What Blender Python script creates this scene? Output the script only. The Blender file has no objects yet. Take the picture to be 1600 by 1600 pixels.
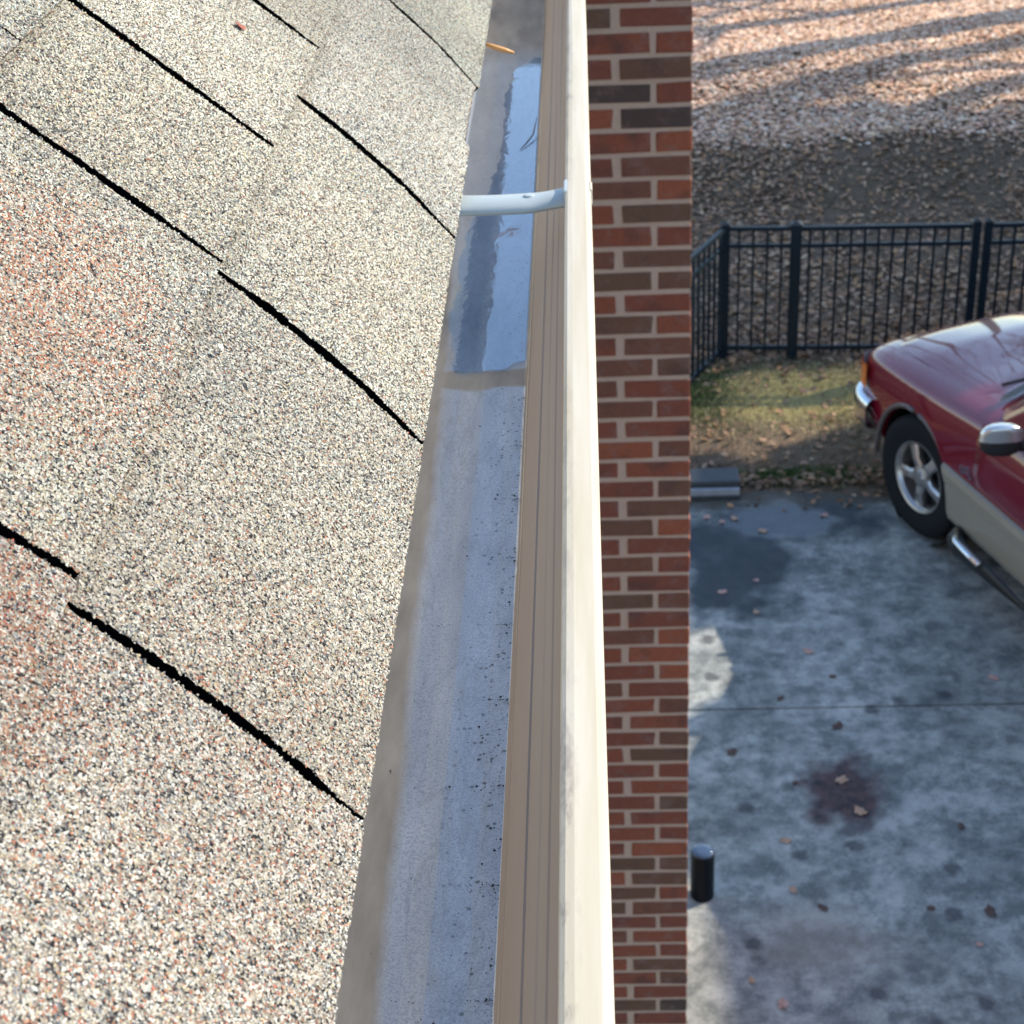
import bpy, bmesh, math, random
import numpy as np
from mathutils import Vector, Matrix, noise as mnoise

random.seed(7)
rng = np.random.default_rng(7)
S = bpy.context.scene
COL = S.collection
R = math.radians

# ------------------------------------------------------------------ camera
CAMZ = 5.6
F_PX, PITCH, YAW, ROLL = 2730.73, 0.526249, -0.0557336, -0.0529845
fw = Vector((math.sin(YAW) * math.cos(PITCH), math.cos(YAW) * math.cos(PITCH), -math.sin(PITCH)))
rt = fw.cross(Vector((0, 0, 1))).normalized()
up = rt.cross(fw)
r2 = math.cos(ROLL) * rt + math.sin(ROLL) * up
u2 = -math.sin(ROLL) * rt + math.cos(ROLL) * up
cd = bpy.data.cameras.new('camera')
cam = bpy.data.objects.new('camera', cd)
COL.objects.link(cam)
M = Matrix.Identity(4)
for i in range(3):
    M[i][0], M[i][1], M[i][2] = r2[i], u2[i], -fw[i]
M[2][3] = CAMZ
cam.matrix_world = M
cd.sensor_fit = 'HORIZONTAL'
cd.sensor_width = 36.0
cd.lens = 36.0 * F_PX / 1600.0
cd.clip_start = 0.02
cd.clip_end = 2000.0
cd.dof.use_dof = True
cd.dof.focus_distance = 0.85
cd.dof.aperture_fstop = 33.0
S.camera = cam

# ------------------------------------------------------------------ world, sun, exposure
SUN_AZ, SUN_EL = 28.0, 33.0            # azimuth measured from +X towards +Y
w = bpy.data.worlds.new('World')
S.world = w
w.use_nodes = True
nt = w.node_tree
nt.nodes.clear()
wo = nt.nodes.new('ShaderNodeOutputWorld')
bg = nt.nodes.new('ShaderNodeBackground')
sky = nt.nodes.new('ShaderNodeTexSky')
sky.sky_type = 'NISHITA'
sky.sun_disc = False
sky.sun_elevation = R(SUN_EL)
sky.sun_rotation = R(90 - SUN_AZ)
sky.air_density = 1.0
sky.dust_density = 0.25
sky.ozone_density = 1.2
bg.inputs['Strength'].default_value = 0.15
nt.links.new(sky.outputs[0], bg.inputs['Color'])
nt.links.new(bg.outputs[0], wo.inputs['Surface'])
sv = Vector((math.cos(R(SUN_EL)) * math.cos(R(SUN_AZ)), math.cos(R(SUN_EL)) * math.sin(R(SUN_AZ)), math.sin(R(SUN_EL))))
sl = bpy.data.lights.new('sun', 'SUN')
sl.energy = 3.0
sl.angle = R(0.53)
sl.color = (1.0, 0.90, 0.755)
so = bpy.data.objects.new('sun', sl)
COL.objects.link(so)
so.location = sv * 60
so.rotation_euler = (-sv).to_track_quat('-Z', 'Y').to_euler()
S.view_settings.view_transform = 'Standard'
S.view_settings.look = 'None'
S.view_settings.exposure = 1.25
S.view_settings.gamma = 1.0
S.view_settings.use_curve_mapping = False
S.render.engine = 'CYCLES'
S.cycles.use_denoising = True
S.cycles.max_bounces = 6

# ------------------------------------------------------------------ helpers
def tag(o, label=None, cat=None, group=None, kind=None):
    if label: o['label'] = label
    if cat: o['category'] = cat
    if group: o['group'] = group
    if kind: o['kind'] = kind
    return o

def empty(name, loc=(0, 0, 0), rz=0.0, parent=None):
    o = bpy.data.objects.new(name, None)
    o.empty_display_size = 0.1
    COL.objects.link(o)
    o.location = loc
    o.rotation_euler = (0, 0, rz)
    if parent: o.parent = parent
    return o

class MB:
    def __init__(s): s.v, s.f = [], []
    def add(s, vs, fs):
        b = len(s.v)
        s.v += [tuple(p) for p in vs]
        s.f += [tuple(i + b for i in f) for f in fs]
        return s
    def box(s, x0, x1, y0, y1, z0, z1):
        return s.add([(x0, y0, z0), (x1, y0, z0), (x1, y1, z0), (x0, y1, z0), (x0, y0, z1), (x1, y0, z1), (x1, y1, z1), (x0, y1, z1)],
                     [(0, 3, 2, 1), (4, 5, 6, 7), (0, 1, 5, 4), (1, 2, 6, 5), (2, 3, 7, 6), (3, 0, 4, 7)])
    def bar(s, a, b, wx, wz, upv=(0, 0, 1)):
        a, b = Vector(a), Vector(b)
        d = (b - a).normalized()
        u = Vector(upv)
        if abs(d.dot(u)) > .98: u = Vector((1, 0, 0))
        x = d.cross(u).normalized(); z = x.cross(d)
        vs = []
        for p in (a, b):
            for sx, sz in ((-1, -1), (1, -1), (1, 1), (-1, 1)):
                vs.append(p + x * sx * wx / 2 + z * sz * wz / 2)
        return s.add(vs, [(0, 1, 2, 3), (7, 6, 5, 4), (0, 4, 5, 1), (1, 5, 6, 2), (2, 6, 7, 3), (3, 7, 4, 0)])
    def tube(s, pts, rad, n=8, cap=True):
        pts = [Vector(p) for p in pts]
        if not hasattr(rad, '__len__'): rad = [rad] * len(pts)
        b = len(s.v); ref = None
        for i, p in enumerate(pts):
            d = (pts[min(i + 1, len(pts) - 1)] - pts[max(i - 1, 0)])
            d = d.normalized() if d.length > 1e-9 else Vector((0, 0, 1))
            if ref is None: ref = Vector((1, 0, 0)) if abs(d.x) < .8 else Vector((0, 1, 0))
            x = d.cross(ref).normalized(); y = d.cross(x); ref = -y if False else ref
            for k in range(n):
                a = 2 * math.pi * k / n
                s.v.append(tuple(p + (x * math.cos(a) + y * math.sin(a)) * rad[i]))
        for i in range(len(pts) - 1):
            for k in range(n):
                k2 = (k + 1) % n
                s.f.append((b + i * n + k, b + i * n + k2, b + (i + 1) * n + k2, b + (i + 1) * n + k))
        if cap:
            s.f.append(tuple(b + k for k in range(n))[::-1])
            s.f.append(tuple(b + (len(pts) - 1) * n + k for k in range(n)))
        return s
    def lathe(s, prof, n=24, M=None):
        """prof: (r, h) points spun round Z; M places it"""
        b = len(s.v)
        for r, h in prof:
            for k in range(n):
                a = 2 * math.pi * k / n
                p = Vector((r * math.cos(a), r * math.sin(a), h))
                s.v.append(tuple(M @ p if M else p))
        for i in range(len(prof) - 1):
            for k in range(n):
                k2 = (k + 1) % n
                s.f.append((b + i * n + k, b + i * n + k2, b + (i + 1) * n + k2, b + (i + 1) * n + k))
        return s
    def grid(s, rows):
        b = len(s.v); n = len(rows[0])
        for r in rows: s.v += [tuple(p) for p in r]
        for i in range(len(rows) - 1):
            for j in range(n - 1):
                s.f.append((b + i * n + j, b + i * n + j + 1, b + (i + 1) * n + j + 1, b + (i + 1) * n + j))
        return s
    def mesh(s, name):
        m = bpy.data.meshes.new(name)
        m.from_pydata(s.v, [], s.f)
        m.update()
        return m
    def build(s, name, mat, parent=None, smooth=False, bevel=0, segs=2, sub=0):
        return link(name, s.mesh(name), mat, parent, smooth, bevel, segs, sub)

def link(name, m, mat=None, parent=None, smooth=False, bevel=0, segs=2, sub=0):
    o = bpy.data.objects.new(name, m)
    COL.objects.link(o)
    if mat: m.materials.append(mat)
    if parent: o.parent = parent
    if smooth:
        m.polygons.foreach_set('use_smooth', [True] * len(m.polygons))
    if bevel:
        b = o.modifiers.new('bevel', 'BEVEL'); b.width = bevel; b.segments = segs; b.limit_method = 'ANGLE'; b.angle_limit = R(40)
    if sub:
        b = o.modifiers.new('sub', 'SUBSURF'); b.levels = sub; b.render_levels = sub
    return o

def fast_mesh(name, verts, faces, colors=None):
    """numpy mesh; faces (n,k); colors per face -> point colour attribute"""
    verts = np.asarray(verts, np.float32); faces = np.asarray(faces, np.int32)
    m = bpy.data.meshes.new(name)
    n, k = faces.shape
    m.vertices.add(len(verts)); m.vertices.foreach_set('co', verts.ravel())
    m.loops.add(n * k); m.loops.foreach_set('vertex_index', faces.ravel())
    m.polygons.add(n)
    m.polygons.foreach_set('loop_start', np.arange(0, n * k, k, dtype=np.int32))
    m.polygons.foreach_set('loop_total', np.full(n, k, np.int32))
    m.update(calc_edges=True)
    if colors is not None:
        a = m.attributes.new('tint', 'FLOAT_COLOR', 'POINT')
        c = np.ones((len(verts), 4), np.float32); c[:, :3] = colors
        a.data.foreach_set('color', c.ravel())
    return m

def vnoise(x, y, seed=0):
    """2-D smooth value noise for arrays"""
    g = np.random.default_rng(seed).random((64, 64))
    xi = np.floor(x).astype(int); yi = np.floor(y).astype(int)
    fx = x - xi; fy = y - yi
    fx = fx * fx * (3 - 2 * fx); fy = fy * fy * (3 - 2 * fy)
    a = g[xi % 64, yi % 64]; b = g[(xi + 1) % 64, yi % 64]; c = g[xi % 64, (yi + 1) % 64]; d = g[(xi + 1) % 64, (yi + 1) % 64]
    return (a * (1 - fx) + b * fx) * (1 - fy) + (c * (1 - fx) + d * fx) * fy

# ------------------------------------------------------------------ materials
class NT:
    """small node-tree writer"""
    def __init__(s, name):
        s.m = bpy.data.materials.new(name); s.m.use_nodes = True
        s.t = s.m.node_tree; s.t.nodes.clear()
        s.out = s.t.nodes.new('ShaderNodeOutputMaterial')
        s.b = s.t.nodes.new('ShaderNodeBsdfPrincipled')
        s.t.links.new(s.b.outputs[0], s.out.inputs[0])
        s.co = s.t.nodes.new('ShaderNodeTexCoord')
    def n(s, typ, **kw):
        nd = s.t.nodes.new(typ)
        for k, v in kw.items(): setattr(nd, k, v)
        return nd
    def lk(s, a, b): s.t.links.new(a, b)
    def put(s, sock, v):
        if hasattr(v, 'is_linked') or isinstance(v, bpy.types.NodeSocket): s.lk(v, sock)
        else: sock.default_value = v
    def set(s, **kw):
        for k, v in kw.items():
            sock = s.b.inputs[k.replace('_', ' ')]
            if not isinstance(v, bpy.types.NodeSocket) and hasattr(v, '__len__') and len(v) == 3: v = (*v, 1)
            s.put(sock, v)
        return s
    def pos(s, scale=(1, 1, 1), kind='Object'):
        mp = s.n('ShaderNodeMapping'); s.lk(s.co.outputs[kind], mp.inputs[0]); mp.inputs['Scale'].default_value = scale
        return mp.outputs[0]
    def noise(s, scale, detail=4, rough=.55, vec=None, dist=0):
        nd = s.n('ShaderNodeTexNoise'); s.lk(vec or s.co.outputs['Object'], nd.inputs['Vector'])
        nd.inputs['Scale'].default_value = scale; nd.inputs['Detail'].default_value = detail
        nd.inputs['Roughness'].default_value = rough; nd.inputs['Distortion'].default_value = dist
        return nd.outputs['Fac']
    def voro(s, scale, vec=None, feature='F1'):
        nd = s.n('ShaderNodeTexVoronoi', feature=feature); s.lk(vec or s.co.outputs['Object'], nd.inputs['Vector'])
        nd.inputs['Scale'].default_value = scale
        return nd
    def ramp(s, fac, stops, interp='LINEAR'):
        nd = s.n('ShaderNodeValToRGB'); nd.color_ramp.interpolation = interp
        e = nd.color_ramp.elements
        while len(e) < len(stops): e.new(0.5)
        for el, (p, c) in zip(e, stops):
            el.position = p
            el.color = (c, c, c, 1) if not hasattr(c, '__len__') else (*c, 1)
        s.lk(fac, nd.inputs[0])
        return nd.outputs[0]
    def mix(s, fac, a, b, mode='MIX'):
        nd = s.n('ShaderNodeMix', data_type='RGBA', blend_type=mode)
        s.put(nd.inputs['Factor'], fac)
        for i, v in ((6, a), (7, b)):
            if not isinstance(v, bpy.types.NodeSocket): v = (*v, 1) if hasattr(v, '__len__') else (v, v, v, 1)
            s.put(nd.inputs[i], v)
        return nd.outputs[2]
    def math(s, op, a, b=0.0, clamp=False):
        nd = s.n('ShaderNodeMath', operation=op, use_clamp=clamp)
        s.put(nd.inputs[0], a); s.put(nd.inputs[1], b)
        return nd.outputs[0]
    def blob(s, x, y, rx, ry, wob=.3, soft=.5, nscale=4.0):
        """1 inside an uneven patch round (x, y) on the ground, 0 outside"""
        sx = s.n('ShaderNodeSeparateXYZ'); s.lk(s.co.outputs['Object'], sx.inputs[0])
        dx = s.math('DIVIDE', s.math('SUBTRACT', sx.outputs[0], x), rx)
        dy = s.math('DIVIDE', s.math('SUBTRACT', sx.outputs[1], y), ry)
        d = s.math('SQRT', s.math('ADD', s.math('MULTIPLY', dx, dx), s.math('MULTIPLY', dy, dy)))
        d = s.math('ADD', d, s.math('MULTIPLY', s.math('SUBTRACT', s.noise(nscale, 4), .5), wob * 4))
        return s.math('DIVIDE', s.math('SUBTRACT', 1 + soft / 2, d), soft, True)
    def bump(s, h, strength=.5, dist=.01):
        nd = s.n('ShaderNodeBump'); nd.inputs['Strength'].default_value = strength; nd.inputs['Distance'].default_value = dist
        s.lk(h, nd.inputs['Height']); s.lk(nd.outputs[0], s.b.inputs['Normal'])
        return s
    def attr(s, name):
        nd = s.n('ShaderNodeAttribute', attribute_name=name); return nd.outputs['Color']
    def rnd(s):
        return s.n('ShaderNodeObjectInfo').outputs['Random']

def simple(name, col, rough=.6, metal=0., noise=0., nscale=20., coat=0., bump=0.):
    a = NT(name)
    c = col
    if noise:
        f = a.noise(nscale, 5)
        c = a.mix(f, tuple(x * (1 - noise) for x in col), tuple(min(1, x * (1 + noise)) for x in col))
        if bump: a.bump(f, bump, .005)
    a.set(Base_Color=c, Roughness=rough, Metallic=metal)
    if coat: a.set(Coat_Weight=coat, Coat_Roughness=.04)
    return a.m

MAT = {}
# shingle granule surface
a = NT('shingle_surface')
vo = a.voro(760)
cell = a.n('ShaderNodeSeparateColor'); a.lk(vo.outputs['Color'], cell.inputs[0])
cc = a.ramp(cell.outputs[0], [(0, (.02, .02, .022)), (.20, (.09, .085, .08)), (.34, (.22, .19, .15)), (.52, (.32, .275, .21)), (.68, (.44, .40, .34)), (.85, (.25, .14, .09)), (.93, (.20, .20, .20))], 'CONSTANT')
a.set(Base_Color=cc, Roughness=.95, Specular_IOR_Level=.15)
a.bump(vo.outputs['Distance'], .9, .0012)
MAT['shingle'] = a.m
a = NT('granule'); a.set(Base_Color=a.attr('tint'), Roughness=.85, Specular_IOR_Level=.25); MAT['granule'] = a.m
a = NT('asphalt_core'); a.set(Base_Color=(.004, .004, .0045), Roughness=1.0, Specular_IOR_Level=0.0); MAT['asphalt_core'] = a.m

# gutter enamel: almond paint with dirt runs along the trough
a = NT('gutter_enamel')
st = a.noise(9, 6, .6, a.pos((14, .9, 14)))
sp = a.noise(420, 3, .5)
c = a.mix(a.ramp(st, [(.2, 0), (.9, 1)]), (.315, .24, .18), (.275, .207, .153))
c = a.mix(a.ramp(sp, [(.62, 0), (.72, .5)]), c, (.30, .25, .20))
a.set(Base_Color=c, Roughness=.55, Specular_IOR_Level=.35)
MAT['enamel'] = a.m
a = NT('gutter_lip_enamel')
ch = a.noise(75, 6, .7, a.pos((1.6, .42, 1)))
big = a.noise(4.0, 3, .5, a.pos((1, .8, 1)))
sxl = a.n('ShaderNodeSeparateXYZ'); a.lk(a.co.outputs['Object'], sxl.inputs[0])
inner = a.math('DIVIDE', a.math('SUBTRACT', -.0085, sxl.outputs[0]), .006, True)
msk = a.math('MULTIPLY', a.math('MULTIPLY', a.ramp(ch, [(.48, 0), (.62, .8)]), a.ramp(big, [(.40, .1), (.62, 1)])), inner)
c = a.mix(a.ramp(a.noise(12, 4, .5, a.pos((10, .5, 10))), [(.35, 0), (.7, 1)]), (.56, .51, .40), (.50, .435, .31))
c = a.mix(msk, c, (.22, .19, .155))
a.set(Base_Color=c, Roughness=.5, Specular_IOR_Level=.3)
a.bump(ch, .15, .0008)
MAT['lip'] = a.m

# trough floor: grey film over metal, tan grime against the fascia, black grit specks
a = NT('trough_floor')
sx = a.n('ShaderNodeSeparateXYZ'); a.lk(a.co.outputs['Object'], sx.inputs[0])
edge = a.math('ADD', sx.outputs[0], a.math('MULTIPLY', a.math('SUBTRACT', a.noise(22, 5, .6, a.pos((1, .5, 1))), .5), .012))
left = a.math('DIVIDE', a.math('SUBTRACT', a.math('SUBTRACT', -.0850, a.math('MULTIPLY', sx.outputs[1], .0165)), edge), .006, True)
gapc = a.math('ADD', 1.117, a.math('MULTIPLY', a.math('SUBTRACT', a.noise(30, 4), .5), .02))
dry = a.math('DIVIDE', a.math('SUBTRACT', .016, a.math('ABSOLUTE', a.math('SUBTRACT', sx.outputs[1], gapc))), .004, True)
left = a.math('MAXIMUM', left, dry)
left = a.math('MAXIMUM', left, a.math('MULTIPLY', .35, a.math('DIVIDE', a.math('SUBTRACT', sx.outputs[1], 1.12), .02, True)))
left = a.math('MAXIMUM', left, a.math('DIVIDE', a.math('SUBTRACT', sx.outputs[1], 1.86), .12, True))
grain = a.noise(900, 2, .6)
speck = a.voro(330)
film = a.mix(a.ramp(a.noise(10, 5, .6, a.pos((5, 1, 1))), [(.3, 0), (.75, 1)]), (.36, .385, .42), (.53, .55, .575))
film = a.mix(a.ramp(grain, [(.45, 0), (.62, .55)]), film, (.20, .23, .28))
wm = a.noise(13, 5, .6, a.pos((2.5, .8, 1)), .8)
film = a.mix(a.ramp(wm, [(.47, 0), (.495, .35), (.52, 0)]), film, (.22, .23, .25))
film = a.mix(a.ramp(a.noise(26, 6, .7, a.pos((3, .6, 1))), [(.56, 0), (.7, .45)]), film, (.30, .28, .25))
cellc = a.n('ShaderNodeSeparateColor'); a.lk(speck.outputs['Color'], cellc.inputs[0])
nearfront = a.math('DIVIDE', a.math('ADD', sx.outputs[0], .088), .03, True)
dots = a.math('MULTIPLY', a.math('MULTIPLY', a.math('GREATER_THAN', cellc.outputs[0], .9), a.math('LESS_THAN', speck.outputs['Distance'], .35)), nearfront)
film = a.mix(a.math('MULTIPLY', dots, .7), film, (.03, .03, .035))
grime = a.mix(a.ramp(a.noise(30, 5, .6, a.pos((2, .5, 1))), [(.3, 0), (.7, 1)]), (.22, .19, .155), (.36, .32, .265))
a.set(Base_Color=a.mix(left, film, grime), Roughness=a.math('ADD', .38, a.math('MULTIPLY', left, .3)), Metallic=a.math('SUBTRACT', .25, a.math('MULTIPLY', left, .25)))
a.bump(grain, .12, .0006)
MAT['floor'] = a.m
a = NT('gutter_water')
tr = a.n('ShaderNodeBsdfTransparent'); tr.inputs[0].default_value = (.74, .86, 1.0, 1)
gl = a.n('ShaderNodeBsdfGlossy'); gl.inputs['Roughness'].default_value = .03; gl.inputs['Color'].default_value = (1, 1, 1, 1)
lw = a.n('ShaderNodeLayerWeight'); lw.inputs['Blend'].default_value = .5
frs = a.math('ADD', .05, a.math('MULTIPLY', .95, a.math('POWER', lw.outputs['Facing'], 4.2)))
bp = a.n('ShaderNodeBump'); bp.inputs['Strength'].default_value = .10; bp.inputs['Distance'].default_value = .002
a.lk(a.noise(45, 3, .5, a.pos((1, .6, 1)), 1.5), bp.inputs['Height'])
a.lk(bp.outputs[0], gl.inputs['Normal'])
mxs = a.n('ShaderNodeMixShader'); a.lk(frs, mxs.inputs[0]); a.lk(tr.outputs[0], mxs.inputs[1]); a.lk(gl.outputs[0], mxs.inputs[2])
a.lk(mxs.outputs[0], a.out.inputs[0])
MAT['water'] = a.m
MAT['hanger'] = simple('hanger_paint', (.40, .45, .44), .35, noise=.08, nscale=60)
MAT['screw'] = simple('screw_steel', (.45, .45, .45), .35, .9)

# brick and mortar
a = NT('brick_clay')
base = a.ramp(a.rnd(), [(0, (.28, .098, .058)), (.18, (.25, .088, .056)), (.34, (.205, .098, .064)), (.50, (.175, .100, .066)), (.62, (.235, .088, .058)), (.76, (.160, .102, .066)), (.87, (.33, .112, .060)), (.965, (.085, .072, .062))], 'CONSTANT')
addr = a.n('ShaderNodeVectorMath', operation='ADD'); a.lk(a.co.outputs['Object'], addr.inputs[0])
cmb = a.n('ShaderNodeCombineXYZ'); rr = a.math('MULTIPLY', a.rnd(), 37.0); a.lk(rr, cmb.inputs[0]); a.lk(rr, cmb.inputs[2]); a.lk(cmb.outputs[0], addr.inputs[1])
v = addr.outputs[0]
flash = a.ramp(a.noise(9, 3, .55, v), [(.54, 0), (.72, 1)])
c = a.mix(a.math('MULTIPLY', flash, .65), base, (.085, .062, .055))
c = a.mix(a.ramp(a.noise(17, 5, .7, v), [(.52, 0), (.72, .6)]), c, (.25, .19, .165))
c = a.mix(a.ramp(a.noise(120, 4, .7, v), [(.35, 0), (.75, .45)]), c, (.10, .045, .032))
a.set(Base_Color=c, Roughness=.88, Specular_IOR_Level=.2)
a.bump(a.noise(150, 5, .7, v), .5, .003)
MAT['brick'] = a.m
a = NT('mortar')
mn = a.noise(60, 6, .7)
a.set(Base_Color=a.mix(mn, (.40, .315, .24), (.58, .47, .365)), Roughness=.95, Specular_IOR_Level=.1)
a.bump(mn, .7, .004)
MAT['mortar'] = a.m

# concrete
a = NT('driveway_concrete')
n1 = a.noise(1.9, 10, .74); n2 = a.noise(6.5, 10, .78); n3 = a.noise(70, 4, .7); n4 = a.noise(240, 3, .6)
c = a.mix(a.ramp(n1, [(.38, 0), (.66, 1)]), (.19, .198, .18), (.56, .56, .50))
c = a.mix(a.ramp(n2, [(.42, .7), (.56, 0)]), c, (.075, .09, .088))
c = a.mix(a.ramp(n3, [(.55, 0), (.72, .5)]), c, (.46, .48, .45))
c = a.mix(a.ramp(n4, [(.50, 0), (.68, .6)]), c, (.07, .075, .075))
c = a.mix(a.ramp(a.noise(3.1, 10, .76, a.pos((1, 1.2, 1))), [(.52, 0), (.66, .6)]), c, (.58, .58, .51))
oil = a.blob(1.17, 6.77, .19, .25, .5, .7, 6)
c = a.mix(a.math('MULTIPLY', oil, .92), c, a.mix(a.ramp(a.noise(22, 5), [(.35, 0), (.65, 1)]), (.022, .013, .018), (.10, .05, .045)))
tan = a.blob(.95, 5.75, .28, .22, .35, .9, 4)
c = a.mix(a.math('MULTIPLY', tan, .4), c, (.36, .30, .23))
damp = a.blob(.80, 8.90, .36, .62, .5, .5, 3.2)
damp2 = a.blob(1.25, 9.45, .55, .30, .3, .4, 3.0)
dm = a.math('MAXIMUM', damp, damp2)
c = a.mix(a.math('MULTIPLY', dm, .9), c, (.032, .042, .048))
wet = a.blob(1.12, 9.40, .32, .24, .5, .5, 4)
sxy = a.n('ShaderNodeSeparateXYZ'); a.lk(a.co.outputs['Object'], sxy.inputs[0])
soil = a.math('DIVIDE', a.math('SUBTRACT', a.math('ADD', sxy.outputs[1], a.math('MULTIPLY', a.noise(5, 6, .65), .5)), 9.78), .12, True)
c = a.mix(soil, c, a.mix(a.noise(30, 5), (.045, .042, .03), (.12, .10, .075)))
spots = a.voro(4.2); sc_ = a.n('ShaderNodeSeparateColor'); a.lk(spots.outputs['Color'], sc_.inputs[0])
sd = a.math('ADD', spots.outputs['Distance'], a.math('MULTIPLY', a.math('SUBTRACT', a.noise(22, 3), .5), .25))
spm = a.math('MULTIPLY', a.math('GREATER_THAN', sc_.outputs[0], .5), a.ramp(sd, [(.12, 1), (.24, 0)]))
c = a.mix(a.math('MULTIPLY', spm, .75), c, (.045, .045, .048))
a.set(Base_Color=c, Roughness=a.math('SUBTRACT', .88, a.math('MULTIPLY', wet, .72)))
a.bump(n3, .35, .004)
MAT['concrete'] = a.m

# soil / lawn sheet
a = NT('leafy_ground')
n1 = a.noise(.8, 6, .6); n2 = a.noise(9, 6, .7); n3 = a.noise(45, 4, .7)
c = a.mix(a.ramp(n1, [(.35, 0), (.65, 1)]), (.125, .090, .058), (.175, .125, .085))
c = a.mix(a.ramp(n2, [(.45, 0), (.65, .8)]), c, (.24, .16, .105))
c = a.mix(a.ramp(n3, [(.5, 0), (.75, .6)]), c, (.06, .055, .04))
moss = a.math('MAXIMUM', a.blob(.75, 11.35, .18, .45, .2, .5, 5), a.blob(1.35, 10.02, .50, .10, .3, .6, 6))
c = a.mix(a.math('MULTIPLY', moss, .8), c, (.06, .10, .025))
a.set(Base_Color=c, Roughness=.95, Specular_IOR_Level=.1)
a.bump(n2, .8, .03)
MAT['ground'] = a.m
a = NT('leaf_tint'); a.set(Base_Color=a.attr('tint'), Roughness=.75, Specular_IOR_Level=.3); MAT['leaf'] = a.m
a = NT('fence_black'); a.set(Base_Color=a.mix(a.noise(30, 4), (.004, .011, .018), (.008, .018, .028)), Roughness=.5, Specular_IOR_Level=.25); MAT['fence'] = a.m
MAT['bark'] = simple('bark', (.10, .082, .066), .95, noise=.5, nscale=14, bump=.8)
a = NT('evergreen_leaf'); a.set(Base_Color=a.mix(a.noise(3, 3), (.03, .055, .018), (.07, .11, .035)), Roughness=.5); MAT['foliage'] = a.m
MAT['white_trim'] = simple('white_trim', (.75, .74, .70), .5, noise=.06)
MAT['siding'] = simple('siding', (.55, .52, .45), .7, noise=.08, nscale=8)
MAT['far_roof'] = simple('far_roof', (.12, .11, .10), .95, noise=.5, nscale=60)
MAT['glass'] = simple('house_glass', (.03, .04, .05), .04)
a = NT('black_pipe'); a.set(Base_Color=(.003, .005, .008), Roughness=.5, Specular_IOR_Level=.2); MAT['black_pipe'] = a.m
MAT['pipe_cap_sky_tint'] = simple('pipe_cap_sky_tint', (.05, .08, .13), .10)  # blue base colour stands in for sky reflected on the pipe top
MAT['timber'] = simple('dark_kerb', (.035, .04, .045), .5, noise=.4, nscale=18, bump=.3)
MAT['timber_face'] = simple('kerb_face', (.30, .31, .33), .6, noise=.3, nscale=18)

# car materials
a = NT('red_paint'); a.set(Coat_IOR=1.6, Base_Color=a.mix(a.noise(3, 2), (.14, .002, .014), (.17, .003, .017)), Roughness=.4, Coat_Weight=1.0, Coat_Roughness=.03, Specular_IOR_Level=.15); MAT['red'] = a.m
MAT['tan'] = simple('tan_cladding', (.25, .22, .17), .4, noise=.06, nscale=6, coat=.4)
MAT['chrome'] = simple('chrome', (.75, .77, .78), .16, 1.0)
MAT['mirror_sky_shell'] = simple('mirror_sky_shell', (.70, .70, .68), .22, .8)
MAT['alloy'] = simple('alloy', (.50, .48, .46), .32, .85, noise=.15, nscale=30)
a = NT('tyre'); a.set(Base_Color=a.mix(a.noise(60, 4), (.005, .006, .008), (.012, .013, .015)), Roughness=.8, Specular_IOR_Level=.2); MAT['tyre'] = a.m
MAT['black'] = simple('black_plastic', (.012, .013, .015), .5, noise=.2, nscale=60)
MAT['carglass'] = simple('car_glass', (.02, .03, .032), .03, coat=1)
MAT['amber'] = simple('amber_lens', (.75, .16, .03), .18, coat=.6)
MAT['lamp'] = simple('lamp_glass', (.55, .57, .58), .10, .3, coat=1)
MAT['redlens'] = simple('red_lens', (.4, .01, .01), .15, coat=.6)

# ------------------------------------------------------------------ terrain
def sstep(x, a, b):
    t = np.clip((x - a) / (b - a), 0, 1); return t * t * (3 - 2 * t)
def height(x, y):
    x = np.asarray(x, float); y = np.asarray(y, float)
    fade = .7 * sstep(y, 12.2, 15.5) * np.clip(1 - (np.abs(x) + y - 40) / 200, 0, 1)
    und = (vnoise(x * .22 + 7, y * .22 + 3, 3) - .5) * .55 + (vnoise(x * .7, y * .7, 4) - .5) * .16
    bank = .16 * sstep(y, 12.4, 16.5)
    return fade * und + bank - .012 * sstep(y, 9.4, 10.2)

def axis(lo, a, b, hi, d, grow=1.35):
    xs = list(np.arange(a, b + 1e-6, d)); s = d
    while xs[-1] < hi: s *= grow; xs.append(xs[-1] + s)
    s = d
    while xs[0] > lo: s *= grow; xs.insert(0, xs[0] - s)
    return np.array(xs)
gx, gy = axis(-600, -1, 12, 600, .2), axis(-300, 9, 30, 900, .2)
GX, GY = np.meshgrid(gx, gy)
V = np.stack([GX, GY, height(GX, GY)], -1).reshape(-1, 3)
nx = len(gx)
I = (np.arange(len(gy) - 1)[:, None] * nx + np.arange(nx - 1)[None]).ravel()
tag(link('ground', fast_mesh('ground', V, np.stack([I, I + 1, I + nx + 1, I + nx], -1)), MAT['ground'], smooth=True), kind='structure')

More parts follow.
